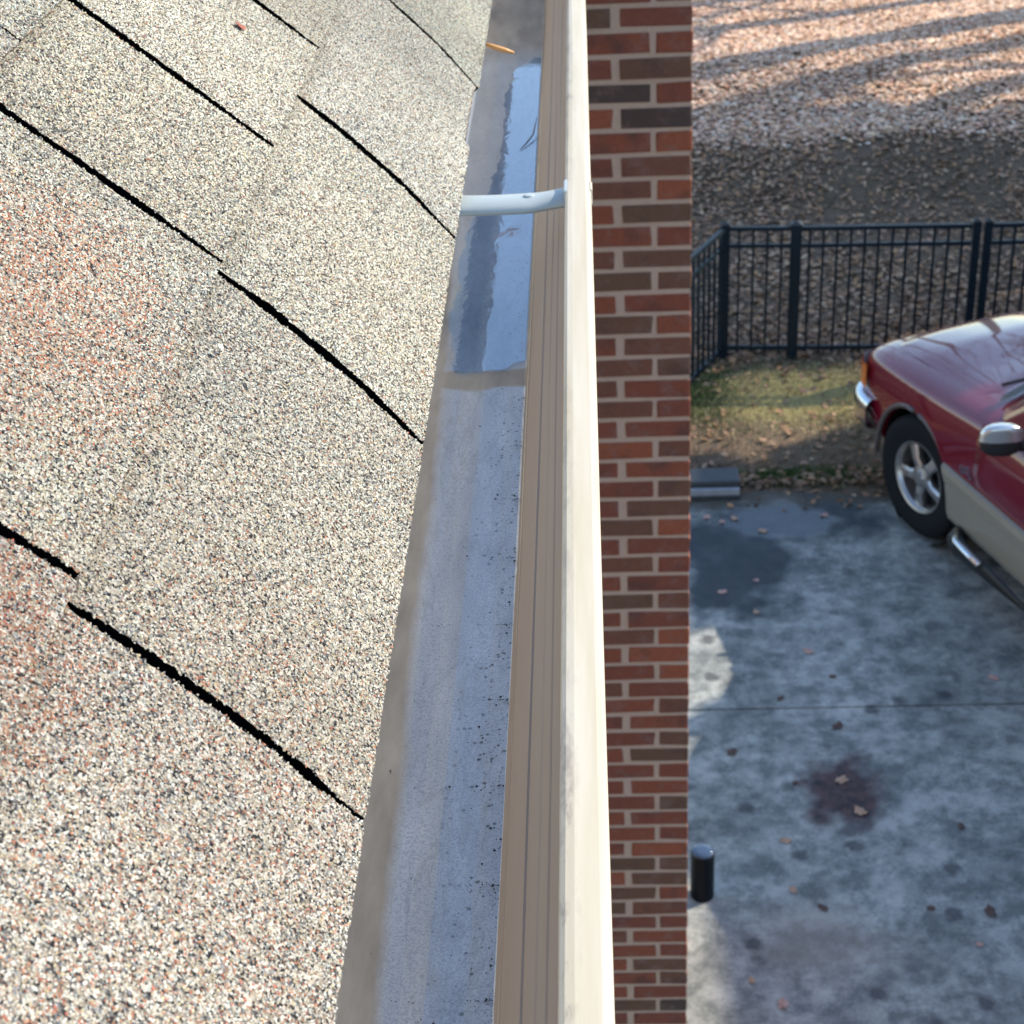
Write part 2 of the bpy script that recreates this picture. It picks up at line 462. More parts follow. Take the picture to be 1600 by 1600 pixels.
# driveway: poured slabs with sawn joints
drive = tag(empty('driveway', (0, 0, 0)), kind='structure')
def slab(x0, x1, y0, y1, wavy=False):
    m = MB(); n = 28
    xs = [x0 + (x1 - x0) * i / n for i in range(n + 1)]
    top = [(x, y1 + ((mnoise.noise((x * 1.3, 2, 0)) * .12 + mnoise.noise((x * 4, 5, 0)) * .07) if wavy else 0), .018) for x in xs]
    bot = [(x, y0, .018) for x in xs]
    m.grid([[(p[0], p[1], -.09) for p in bot], bot, top, [(p[0], p[1], -.09) for p in top]])
    m.add([(x0, y0, .018), (x0, y1, .018), (x0, y1, -.09), (x0, y0, -.09)], [(0, 1, 2, 3)])
    m.add([(x1, y0, .018), (x1, y1, .018), (x1, y1, -.09), (x1, y0, -.09)], [(3, 2, 1, 0)])
    return m.build('slab', MAT['concrete'], drive)
for (y0, y1, wv) in ((-4, 1.2, 0), (1.212, 4.3, 0), (4.312, 7.462, 0), (7.476, 9.72, 1)):
    slab(-2.2, 3.9, y0, y1, wv); slab(3.912, 8.2, y0, y1, wv)

# ------------------------------------------------------------------ the house with the roof we look along
LIPZ = CAMZ - .45
XE, YW = .2855, 4.616                       # outer corner of the projecting brick wall
house = tag(empty('brick_house', (-.6, 2, 0)), 'brick house with tan granule shingle roof sloping down to the gutter', 'house')
def hp(o):                                  # parent while keeping world coordinates
    return o
house.location = (0, 0, 0)
# roof profile: s = distance up the slope from the eave edge -> (x, z)
prof_pts = [(-.0915, -.4370), (-.1005, -.4260), (-.1110, -.4130), (-.1240, -.3975), (-.1400, -.3810), (-.1650, -.3560), (-.1900, -.3335)]
tn = math.tan(R(42)); last = prof_pts[-1]
for k in range(1, 60): prof_pts.append((last[0] - .1 * k, last[1] + .1 * k * tn))
PS = [0.0]
for a_, b_ in zip(prof_pts, prof_pts[1:]): PS.append(PS[-1] + math.hypot(b_[0] - a_[0], b_[1] - a_[1]))
PX = np.array([p[0] for p in prof_pts]); PZ = np.array([p[1] for p in prof_pts]) + CAMZ; PS = np.array(PS)
def roof_pt(s, off=0.0):
    """point(s) at distance s up the slope, off above the surface"""
    s = np.asarray(s, float)
    x = np.interp(s, PS, PX); z = np.interp(s, PS, PZ)
    e = .01
    dx = np.interp(s + e, PS, PX) - np.interp(np.maximum(s - e, 0), PS, PX)
    dz = np.interp(s + e, PS, PZ) - np.interp(np.maximum(s - e, 0), PS, PZ)
    l = np.hypot(dx, dz)
    return x + off * dz / l, z - off * dx / l
EXPO, THICK = .1435, .0058
YA, YB = -.8, 4.56
SMAX = 4.6
# deck (black core shows in the slots between tabs)
ss = list(np.linspace(0.004, .3, 26)) + list(np.linspace(.34, SMAX, 20))
m = MB()
rows_t = []; rows_b = []
for s_ in ss:
    x0, z0 = roof_pt(s_, -THICK * 1.35); x1, z1 = roof_pt(s_, -.022)
    rows_t.append([(x0, YA, z0), (x0, YB, z0)]); rows_b.append([(x1, YA, z1), (x1, YB, z1)])
m.grid(rows_t); m.grid([r[::-1] for r in rows_b])
m.grid([rows_b[0], rows_t[0]]); m.grid([rows_t[-1], rows_b[-1]])
roof = m.build('roof', MAT['asphalt_core'], house)

def course_keys(c):
    if c == 0: return [-.73, -.41, -.10, .212, .517, .825, 1.124, 1.472, 1.775, 2.08, 2.38, 2.69, 2.99, 3.30, 3.60, 3.91, 4.21]
    if c == 1: return [-.6, -.27, .02, .23, .527, .8255, 1.006, 1.220, 1.52, 1.83, 2.02, 2.33, 2.63, 2.94, 3.24, 3.50, 3.85, 4.2]
    r_ = random.Random(c); k = [YA + r_.uniform(.05, .25)]
    while k[-1] < YB - .35: k.append(k[-1] + r_.choice((.2, .25, .305, .305, .33)))
    return k
GAPW = {(0, .517): .0064, (0, .825): .0092, (0, 1.124): .0100, (0, 1.472): .0082, (1, .527): .0078, (1, .8255): .0084, (1, 1.006): .0086, (1, 1.220): .0100}
def gap_at(c, key, s0, s1, t):
    """half width of the slot at fraction t up the tab: widest in the middle, nearly shut at the butt"""
    wd = GAPW.get((c, key), .0042)
    if c == 0: pr_ = .18 + .95 * math.sin(math.pi * min(1, max(0, (t + .10) / 1.12))) ** .7
    else: pr_ = .62 + .45 * min(1, t * 3.2 + .05)
    wob = mnoise.noise((key * 31, t * 9, c * 3)) * .4 + mnoise.noise((key * 17, t * 40, c * 7)) * .3
    return .5 * wd * max(.1, pr_ + wob)
SLOT = {}
tabs = []
for c in range(10):
    s0 = c * EXPO - (.0 if c else 0); s1 = s0 + EXPO + .03
    keys = [YA] + course_keys(c) + [YB]
    for ya, yb in zip(keys, keys[1:]):
        fine = c < 3 and yb > .2 and ya < 2.2
        nu, nv = (36, max(8, int((yb - ya) / .006))) if fine else (6, 8)
        rowsT, rowsB = [], []
        for i in range(nu + 1):
            t = i / nu; s_ = s0 + (s1 - s0) * t
            ga = gap_at(c, ya, s0, s1, t); gb = gap_at(c, yb, s0, s1, t)
            rT, rB = [], []
            for j in range(nv + 1):
                q = j / nv
                jit = lambda k_: (mnoise.noise((k_ * 17 + c, s_ * 900, c * 5)) * .0013 if fine else 0)
                y = ya + ga + jit(ya) + (yb - gb - jit(yb + 9) - ya - ga - jit(ya)) * q
                sj = s_
                if i == 0 and fine:
                    sj += mnoise.noise((y * 700, c * 3.1, 0)) * .0009 + mnoise.noise((y * 35, c * 3.1, 4)) * .0016
                    if c == 0 and 1.318 < y < 1.472: sj += .0065 - .003 * (y - 1.318) / .154 + .0012 * mnoise.noise((y * 120, 3, 3))
                lift = (THICK * .95 * (1 - min(1, t * .82)) if c else 0.0)
                x, z = roof_pt(max(sj, 0), lift)
                xb, zb = roof_pt(max(sj, 0), lift - THICK)
                rT.append((float(x), y, float(z))); rB.append((float(xb), y, float(zb)))
            rowsT.append(rT); rowsB.append(rB)
        mb = MB(); mb.grid([r[::-1] for r in rowsT])
        mb.grid([rowsT[0], rowsB[0]]); mb.grid([[r[0] for r in rowsT], [r[0] for r in rowsB]][::-1]); mb.grid([[r[-1] for r in rowsT], [r[-1] for r in rowsB]])
        sh = mb.build('shingle', MAT['shingle'], roof); sh.data.materials.append(MAT['asphalt_core'])
        nt_, nb_ = nu * nv, nv
        mi = [0] * (nt_ + nb_) + [1] * (len(mb.f) - nt_ - nb_)          # cut side edges show the black core
        sh.data.polygons.foreach_set('material_index', mi)

# loose-looking mineral granules bonded to the shingles in view
N = 480000
gs = rng.random(N) * .335
gyv = .29 + rng.random(N) ** 1.15 * 1.69
course = np.minimum((gs / EXPO).astype(int), 2)
t = (gs - course * EXPO) / (EXPO + .03)
keep = np.ones(N, bool)
for c in range(3):
    for k in course_keys(c):
        idx = np.where((course == c) & (np.abs(gyv - k) < .006))[0]
        for i in idx:
            if abs(gyv[i] - k) < gap_at(c, k, 0, 0, t[i]) + rng.uniform(-.0012, .0005): keep[i] = False
keep &= ~((course == 0) & (gyv > 1.318) & (gyv < 1.472) & (gs < .0065))
gs, gyv, course, t = gs[keep], gyv[keep], course[keep], t[keep]
N = len(gs)
lift = np.where(course > 0, THICK * .95 * (1 - np.minimum(1, t * .82)), 0)
cx, cz = roof_pt(gs, lift - .0001)
cx2, cz2 = roof_pt(gs, lift + .001)
nrm = np.stack([cx2 - cx, np.zeros(N), cz2 - cz], -1); nrm /= np.linalg.norm(nrm, axis=1)[:, None]
ty = np.tile([0, 1., 0], (N, 1)); tx = np.cross(ty, nrm)
rad = rng.uniform(.0004, .0008, N); hgt = rad * rng.uniform(.7, 1.5, N)
ang = rng.random(N) * 6.283
ctr = np.stack([cx, gyv, cz], -1)
Vg = np.zeros((N, 5, 3))
for k in range(4):
    a_ = ang + k * math.pi / 2 + rng.normal(0, .25, N)
    rr_ = rad * rng.uniform(.7, 1.2, N)
    Vg[:, k] = ctr + tx * (np.cos(a_) * rr_)[:, None] + ty * (np.sin(a_) * rr_)[:, None] + nrm * (hgt * rng.uniform(-.1, .35, N))[:, None]
Vg[:, 4] = ctr + nrm * hgt[:, None] + tx * (rng.normal(0, .3, N) * rad)[:, None] + ty * (rng.normal(0, .3, N) * rad)[:, None]
b_ = (np.arange(N) * 5)[:, None]
Fg = np.concatenate([b_ + np.array([[0, 1, 4]]), b_ + np.array([[1, 2, 4]]), b_ + np.array([[2, 3, 4]]), b_ + np.array([[3, 0, 4]])], 0)
pal = np.array([[.72, .69, .61], [.60, .545, .44], [.45, .385, .28], [.28, .255, .215], [.20, .21, .215], [.045, .045, .05], [.48, .23, .14], [.54, .45, .27], [.42, .14, .09], [.44, .48, .44]])
def roofnoise(f, sd): return vnoise(gyv * f + sd * 3.3, gs * f + sd * 1.7, sd)
redm = np.clip((roofnoise(5, 11) - .55) * 4, 0, 1) * .22
def patch(y, s_, ry, rs): return np.clip(1.3 - np.hypot((gyv - y) / ry, (gs - s_) / rs), 0, 1)
redm = np.clip(redm + 1.5 * patch(.69, .205, .10, .065) + 1.5 * patch(.475, .17, .05, .05) - .5 * patch(1.2, .1, .5, .3), 0, 1.5)
drk = np.clip((roofnoise(6, 21) - .50) * 3.5, 0, 1) + 1.6 * patch(.745, .13, .07, .035) + .7 * patch(.86, .15, .25, .012) + .5 * patch(.50, .12, .05, .03)
wts = np.tile([.27, .21, .12, .08, .07, .145, .016, .05, .004, .045], (N, 1))
wts[:, 6] += redm * .42; wts[:, 8] += redm * .22; wts[:, 0] -= np.minimum(redm, 1) * .10; wts[:, 9] += np.clip((roofnoise(4, 31) - .45) * 3, 0, 1) * .12
wts[:, 4] += drk * .16; wts[:, 5] += drk * .10; wts[:, 9] += drk * .12
light = np.clip((gyv - .9) * 1.0, 0, .5) * (1 - np.clip(redm, 0, 1))
wts[:, 0] += light * .3; wts[:, 1] += light * .1; wts[:, 9] += light * .2
cum = np.cumsum(wts / wts.sum(1, keepdims=True), 1)
ci = (rng.random(N)[:, None] > cum).sum(1).clip(0, 9)
gc = pal[ci] * rng.uniform(.53, .93, N)[:, None] * np.array([1.0, 1.03, 1.0])
tint = np.ones((N, 3))
for c in range(3):
    ks = np.array(course_keys(c)); ti = np.searchsorted(ks, gyv)
    r_ = np.random.default_rng(60 + c); tb = r_.uniform(.86, 1.12, 40)[:, None] * np.stack([r_.uniform(.95, 1.02, 40), np.ones(40), r_.uniform(.93, 1.05, 40)], 1)
    mk = course == c; tint[mk] = tb[ti[mk]]
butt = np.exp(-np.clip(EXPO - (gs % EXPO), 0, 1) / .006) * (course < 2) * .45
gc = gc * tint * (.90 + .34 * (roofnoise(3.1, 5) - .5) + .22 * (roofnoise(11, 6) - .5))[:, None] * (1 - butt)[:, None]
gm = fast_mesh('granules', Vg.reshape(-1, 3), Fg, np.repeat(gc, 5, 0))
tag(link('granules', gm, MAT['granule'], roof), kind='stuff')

# fascia, soffit, eave wall
MB().box(-.150, -.128, YA, YB, LIPZ - .17, LIPZ + .004).build('fascia', MAT['white_trim'], house)
MB().box(-.52, -.151, YA, YB, LIPZ - .17, LIPZ - .155).build('soffit', MAT['white_trim'], house)
a = NT('eave_wall_brick')
bt = a.n('ShaderNodeTexBrick'); mp = a.n('ShaderNodeMapping'); a.lk(a.co.outputs['Object'], mp.inputs[0]); mp.inputs['Rotation'].default_value = (R(90), 0, R(90)); a.lk(mp.outputs[0], bt.inputs[0])
bt.inputs['Scale'].default_value = 1; bt.inputs['Brick Width'].default_value = .2065; bt.inputs['Row Height'].default_value = .0677; bt.inputs['Mortar Size'].default_value = .005
bt.inputs['Color1'].default_value = (.2, .065, .045, 1); bt.inputs['Color2'].default_value = (.12, .07, .055, 1); bt.inputs['Mortar'].default_value = (.45, .35, .29, 1)
a.set(Base_Color=bt.outputs[0], Roughness=.9)
MB().box(-.72, -.5, YA, 4.9, 0, LIPZ - .16).build('wall', a.m, house)
MB().box(-7, -6.8, YA, 4.9, 0, LIPZ + 1).build('wall', a.m, house)

# projecting brick wall, brick by brick on the face we see
core = MB().box(-1.3, XE - .0035, YW + .0035, 5.95, 0, 5.27).build('brick_wall', MAT['mortar'], house)
PITCHB, JOINT = .0677, .0130
def brick_mesh(lx, ly, lz, seed):
    r_ = random.Random(seed)
    bm = bmesh.new(); bmesh.ops.create_cube(bm, size=1)
    for v_ in bm.verts:
        v_.co = Vector((v_.co.x * (lx + r_.uniform(-.003, .003)), v_.co.y * ly, v_.co.z * (lz + r_.uniform(-.0045, .0035))))
    bmesh.ops.bevel(bm, geom=bm.edges[:], offset=.0028, segments=1, affect='EDGES')
    for v_ in bm.verts: v_.co += Vector((r_.uniform(-1, 1), r_.uniform(-.4, .4), r_.uniform(-1, 1))) * .0018
    me = bpy.data.meshes.new('brick'); bm.to_mesh(me); bm.free(); me.materials.append(MAT['brick'])
    return me
HB = PITCHB - JOINT
STR = [brick_mesh(.1915, .092, HB, i) for i in range(12)]
HED = [brick_mesh(.0965, .1915, HB, 100 + i) for i in range(8)]
rb = random.Random(5)
def put_brick(me, x, y, z):
    o = bpy.data.objects.new('brick', me); COL.objects.link(o); o.parent = core
    o.location = (x, y + rb.uniform(-.0018, .0022), z + rb.uniform(-.001, .001)); o.rotation_euler = (rb.uniform(-.008, .008), rb.uniform(-.009, .009), rb.uniform(-.006, .006))
rest = MB()
BED0 = CAMZ - 1.2311
for i in range(-13, 64):
    zc = BED0 - PITCHB * (i + .5)
    if zc < .03: break
    vis = -6 <= i <= 58
    if i % 2 == 0:                                       # header at the corner
        put = [(HED, XE - .0965 / 2, YW + .1915 / 2), (STR, XE - .1100 - .1957 / 2, YW + .046), (STR, XE - .3170 - .1957 / 2, YW + .046)]
        side = (.2065, .1957)
    else:
        put = [(STR, XE - .1915 / 2 - .001, YW + .046), (STR, XE - .2140 - .1957 / 2, YW + .046), (STR, XE - .4210 - .1957 / 2, YW + .046)]
        side = (.103, .1957)
    if vis:
        for kinds, x, y in put: put_brick(rb.choice(kinds), x, y, zc)
    else:
        for kinds, x, y in put:
            lx, ly = (.0995, .1957) if kinds is HED else (.1957, .092)
            rest.box(x - lx / 2, x + lx / 2, y - ly / 2, y + ly / 2, zc - HB / 2, zc + HB / 2)
    yy = YW + side[0]
    while yy < 5.9:
        rest.box(XE - .092, XE + rb.uniform(-.0015, .0015), yy, min(yy + .1957, 5.948), zc - HB / 2, zc + HB / 2); yy += .2065
ro_ = rest.build('brick_courses', None, core)
a = NT('brick_clay_side'); vv = a.voro(9.0); sc2 = a.n('ShaderNodeSeparateColor'); a.lk(vv.outputs['Color'], sc2.inputs[0])
a.set(Base_Color=a.ramp(sc2.outputs[0], [(0, (.22, .07, .045)), (.4, (.15, .068, .05)), (.7, (.12, .075, .055)), (.9, (.27, .085, .05))], 'CONSTANT'), Roughness=.9); a.bump(a.noise(120, 4), .5, .003)
ro_.data.materials.append(a.m); tag(ro_, kind='stuff')
MB().box(-1.38, XE + .06, YW - .06, 6.03, 5.27, 5.36).build('cap', MAT['mortar'], house, bevel=.015)

# ------------------------------------------------------------------ gutter
gut = tag(empty('rain_gutter', (0, 0, 0)), 'almond painted metal rain gutter running along the shingle roof edge', 'gutter')
GA, GB = -.75, 4.55
def sweep(profile, name, mat, parent, th=.0009, ny=180, wob=.0006, close=True, smooth=True):
    """profile (x, dz below lip) swept along Y as a thin folded sheet"""
    pts = [Vector((x, 0, LIPZ + z)) for x, z in profile]
    nr = []
    for i in range(len(pts)):
        d = pts[min(i + 1, len(pts) - 1)] - pts[max(i - 1, 0)]; d.normalize()
        nr.append(Vector((d.z, 0, -d.x)))
    rowsA, rowsB = [], []
    for j in range(ny + 1):
        y = GA + (GB - GA) * j / ny
        ra, rb_ = [], []
        for i, p in enumerate(pts):
            o_ = Vector((mnoise.noise((y * 2.2, i * .35, 1)) * wob, 0, mnoise.noise((y * 1.7, i * .35, 7)) * wob))
            ra.append((p.x + o_.x, y, p.z + o_.z)); q = p + nr[i] * th + o_; rb_.append((q.x, y, q.z))
        rowsA.append(ra); rowsB.append(rb_)
    mb = MB(); mb.grid(rowsA); mb.grid([r[::-1] for r in rowsB])
    mb.grid([[r[0] for r in rowsB], [r[0] for r in rowsA]]); mb.grid([[r[-1] for r in rowsA], [r[-1] for r in rowsB]])
    mb.grid([rowsA[0], rowsB[0]]); mb.grid([rowsB[-1], rowsA[-1]])
    return mb.build(name, mat, parent, smooth=False)
sweep([(-.127, .006), (-.127, -.030), (-.127, -.060), (-.1262, -.082), (-.1225, -.0885), (-.115, -.0900)], 'back_wall', MAT['white_trim'], gut)
sweep([(-.1152, -.0900)] + [(-.1152 + .067 * k / 12, -.0900 - .0006 * math.sin(math.pi * k / 12)) for k in range(1, 13)] + [(-.0470, -.0893)], 'trough_floor', MAT['floor'], gut, wob=.0009)
fwp = [(-.0472, -.0893), (-.0452, -.0880), (-.0447, -.0835), (-.0449, -.0829), (-.0443, -.0823), (-.0438, -.0770), (-.0430, -.0735), (-.0340, -.0590), (-.0343, -.0583), (-.0334, -.0577), (-.0281, -.0490), (-.0284, -.0483), (-.0275, -.0477), (-.0235, -.0412), (-.0238, -.0406), (-.0229, -.0400), (-.0190, -.0335), (-.0174, -.0270), (-.0169, -.0150), (-.0168, -.0070)]
sweep(fwp, 'front_wall', MAT['enamel'], gut)
sweep([(-.0172, -.0090), (-.0174, -.0030), (-.0168, -.0012), (-.0152, -.0003), (-.0120, .0002), (-.0060, .0000), (-.0020, -.0004), (.0008, -.0014), (.0020, -.0035), (.0020, -.0150), (.0016, -.0300), (-.0050, -.0420), (-.0180, -.0600), (-.0300, -.0700), (-.0420, -.0800), (-.0455, -.0905)], 'front_lip', MAT['lip'], gut, wob=.0007)
de = []
for s_ in (.010, .024, .045, .075):
    x0, z0 = roof_pt(s_, -.0235); de.append([(float(x0), GA, float(z0)), (float(x0), GB, float(z0))])
MB().grid([r_[::-1] for r_ in de]).build('drip_edge', MAT['white_trim'], gut)
MB().box(-.127, .001, GB - .002, GB, LIPZ - .09, LIPZ - .002).build('end_cap', MAT['enamel'], gut)
MB().box(-.127, .001, GA, GA + .002, LIPZ - .09, LIPZ - .002).build('end_cap', MAT['enamel'], gut)
# hidden hanger crossing the trough
def hanger(y):
    h = empty('hanger', (0, y, 0), 0, gut)
    rows = []
    for k in range(25):
        t_ = k / 24; x = -.127 + t_ * .112
        zc = LIPZ - .0130 - .002 * math.sin(t_ * math.pi) + (.0030 * max(0, (t_ - .75) / .25) ** 1.6)
        wd = .0180 - .0012 * math.sin(t_ * 3.1); hh = .0062
        if t_ > .72: wd *= 1 - .12 * math.sin((t_ - .72) / .28 * math.pi)
        sk = .001 * (t_ - .5)
        rows.append([(x, sk + wd * math.cos(a_) , zc + hh * (math.sin(a_) if math.sin(a_) > 0 else .75 * math.sin(a_))) for a_ in [2 * math.pi * q / 16 for q in range(17)]])
    MB().grid(rows).build('strap', MAT['hanger'], h, smooth=True)
    MB().box(-.0185, -.0145, -.013, .013, LIPZ - .012, LIPZ - .0005).build('clip', MAT['hanger'], h, bevel=.001)
    MB().box(.0002, .0030, -.009, .009, LIPZ - .014, LIPZ - .0012).build('clip', MAT['lip'], h, bevel=.0012)
    MB().lathe([(0, .0015), (.0035, .0012), (.0042, 0), (.0042, -.001)], 12, Matrix.Translation((-.045, .001, LIPZ - .0085))).build('screw', MAT['hanger'], h)
    return h
hy = 1.262
hanger(hy); hanger(hy + .915); hanger(hy - .95); hanger(hy + 1.83); hanger(hy + 2.745)

# ------------------------------------------------------------------ water and bits in the gutter
ZF = LIPZ - .0890
def puddle(label, left, right, y0, y1, n=160, nc=24):
    rows = []
    for k in range(n + 1):
        t_ = k / n; r_ = []
        for c in range(nc + 1):
            q = c / nc
            ya = y0 + .020 * q ** 2 + .005 * mnoise.noise((q * 5, 1, 2)) + .003 * mnoise.noise((q * 15, 4, 2)) + .012 * max(0, 1 - q * 6)
            yb = y1 - .05 * (1 - q) ** 2 + .010 * mnoise.noise((q * 4, 7, 2))
            y = ya + (yb - ya) * t_
            r_.append((left(y) + (right(y) - left(y)) * q, y, ZF + .0002))
        rows.append(r_)
    o = MB().grid(rows).build('puddle', MAT['water'], None, smooth=True)
    return tag(o, label, 'puddle')
wn = lambda y, f, sd: mnoise.noise((y * f, sd, 0))
def pl(y):
    return float(np.interp(y, [1.13, 1.25, 1.35, 1.45, 1.52, 1.60, 1.79, 1.88, 1.93], [-.1035, -.1065, -.106, -.0985, -.086, -.0825, -.0825, -.077, -.066])) + .006 * wn(y, 16, 1) + .0035 * wn(y, 55, 2) + .0015 * wn(y, 160, 6)
puddle('blue sky reflecting puddle beyond the dry gap, passing under the gutter hanger', pl, lambda y: -.0485 + .0004 * wn(y, 20, 3), 1.122, 1.93, 300)

# grit washed off the shingles, gathered along the front edge
n_ = 900
yy = .42 + .66 * rng.random(n_) ** 1.3; yy += .012 * np.sin(yy * 90); xx = -.0478 - np.abs(rng.normal(0, .008, n_)) * (rng.random(n_) < .6) - rng.random(n_) * .003
far_ = rng.random(n_) < .12; xx = np.where(far_, rng.uniform(-.105, -.05, n_), xx)
vs, fs = [], []
for x, y in zip(xx, yy):
    r_ = random.uniform(.00015, .00055) * (2.0 if random.random() < .07 else 1); b0 = len(vs); a0 = random.random() * 6
    vs += [(x + r_ * math.cos(a0 + k * 2.09), y + r_ * 1.3 * math.sin(a0 + k * 2.09), ZF + .0001) for k in range(3)] + [(x, y, ZF + r_ * .9)]
    fs += [(b0, b0 + 1, b0 + 3), (b0 + 1, b0 + 2, b0 + 3), (b0 + 2, b0, b0 + 3)]
tag(link('grit', fast_mesh('grit', vs, fs), simple('dark_grit', (.02, .02, .024), .9)), 'dark grit washed along the gutter floor', 'grit', kind='stuff')

def strand(name, pts, r_, mat, label, cat):
    return tag(MB().tube(pts, [r_ * .6] + [r_] * (len(pts) - 2) + [r_ * .5], 6).build(name, mat, None, smooth=True), label, cat)
zr = LIPZ + .004
strand('pine_needle', [(-.0960, 1.634, zr + .004), (-.086, 1.634, zr + .0005), (-.075, 1.635, zr - .0035), (-.0665, 1.636, zr - .0065)], .0024, simple('dry_needle', (.62, .30, .09), .5), 'dry orange pine needle poking out over the gutter from the roof edge', 'needle')
strand('twig', [(-.0635, 1.61, ZF + .001), (-.058, 1.625, ZF + .002), (-.052, 1.645, ZF + .004), (-.0485, 1.68, ZF + .010)], .0007, MAT['bark'], 'thin dark twig lying in the upper puddle', 'twig')
def scrap(name, s_, y, sz, mat, label, cat, n=7, lift=.0045):
    x, z = roof_pt(s_, lift + .0012); x2, z2 = roof_pt(s_, lift + .0042)
    nrm_ = Vector((float(x2 - x), 0, float(z2 - z))).normalized(); ty_ = Vector((0, 1, 0)); tx_ = ty_.cross(nrm_)
    c0 = Vector((float(x), y, float(z))); vs = [c0 + nrm_ * sz * .28]; fs = []
    for k in range(n):
        a_ = 6.283 * k / n; q = sz * random.uniform(.45, 1.1)
        vs.append(c0 + tx_ * q * math.cos(a_) + ty_ * q * math.sin(a_) * .8 + nrm_ * sz * random.uniform(0, .3))
    vs.append(c0 - nrm_ * .0012)
    for k in range(n):
        fs += [(0, 1 + k, 1 + (k + 1) % n), (n + 1, 1 + (k + 1) % n, 1 + k)]
    return tag(MB().add(vs, fs).build(name, mat), label, cat)
rl = simple('red_leaf_scrap', (.26, .06, .03), .7)
scrap('leaf_scrap', .196, 1.148, .0052, rl, 'small red brown leaf scrap on the upper shingles', 'leaf')
scrap('bark_crumb', .143, 1.0445, .0034, MAT['bark'], 'tiny dark bark crumb on the shingles above the gutter hanger', 'crumb')
scrap('pebble', .128, .745, .0028, simple('white_pebble', (.8, .78, .72), .6), 'tiny white pebble on the sunlit shingles beside the gutter', 'pebble')

# ------------------------------------------------------------------ yard: pipe, kerb block
pz = tag(empty('black_pipe', (.441, 6.06, 0)), 'short upright black pipe with its top tinted blue as reflected sky beside the brick wall', 'pipe')
MB().lathe([(0, .018), (.052, .018), (.054, .024), (.054, .270), (.050, .276)], 28).build('tube', MAT['black_pipe'], pz, smooth=False, bevel=0)
MB().lathe([(.0505, .276), (.0505, .284), (.047, .288), (.020, .290), (0, .290)], 28).build('cap', MAT['pipe_cap_sky_tint'], pz, smooth=True)
kb = tag(empty('kerb_block', (.45, 9.73, 0)), 'low dark kerb block with a pale front edge at the driveway end', 'kerb')
MB().box(-.9, .47, .0, .19, 0, .125).build('block', MAT['timber'], kb, bevel=.012)
MB().box(-.9, .465, -.035, -.001, .02, .085).build('ledge', MAT['timber_face'], kb, bevel=.006)
MB().box(-.9, .468, -.05, -.036, .018, .045).build('lower_lip', MAT['timber'], kb, bevel=.004)

# ------------------------------------------------------------------ fence
fence = tag(empty('metal_fence', (0, 0, 0)), 'black metal picket fence with flat rails beyond the driveway', 'fence')
FH = 1.03
fp = [(.20, 10.35), (.972, 11.855), (1.4725, 11.815), (2.735, 11.760), (2.815, 11.758), (4.4, 11.72), (6.0, 11.68), (7.6, 11.64)]
for k, (x, y) in enumerate(fp):
    z0 = float(height(x, y)); wd = (.055, .058, .078, .052, .052, .06, .06, .06)[k]
    mb = MB(); mb.box(-wd / 2, wd / 2, -wd / 2, wd / 2, -.2, FH + .02)
    mb.add([(-wd * .58, -wd * .58, FH + .021), (wd * .58, -wd * .58, FH + .021), (wd * .58, wd * .58, FH + .021), (-wd * .58, wd * .58, FH + .021), (0, 0, FH + .045)], [(0, 1, 4), (1, 2, 4), (2, 3, 4), (3, 0, 4), (3, 2, 1, 0)])
    o = mb.build('post', MAT['fence'], fence); o.location = (x, y, z0)
    if k: o.rotation_euler = (0, 0, math.atan2(fp[k][1] - fp[k - 1][1], fp[k][0] - fp[k - 1][0]) if k > 1 else .13)
pk = MB().box(-.0085, .0085, -.0085, .0085, .045, FH - .03).mesh('picket'); pk.materials.append(MAT['fence'])
for (x0, y0), (x1, y1) in zip(fp, fp[1:]):
    L = math.hypot(x1 - x0, y1 - y0)
    if L < .3: continue
    dx, dy = (x1 - x0) / L, (y1 - y0) / L
    za, zb = float(height(x0, y0)), float(height(x1, y1))
    for hz, wd, ht in ((FH - .015, .032, .030), (FH - .145, .026, .028), (.085, .026, .030)):
        MB().bar((x0 + dx * .035, y0 + dy * .035, za + hz), (x1 - dx * .035, y1 - dy * .035, zb + hz), wd, ht).build('rail', MAT['fence'], fence)
    n_ = max(1, round(L / .096) - 1)
    for k in range(n_):
        q = (k + 1) / (n_ + 1)
        o = bpy.data.objects.new('picket', pk); COL.objects.link(o); o.parent = fence
        o.location = (x0 + (x1 - x0) * q, y0 + (y1 - y0) * q, za + (zb - za) * q); o.rotation_euler = (0, 0, math.atan2(dy, dx))

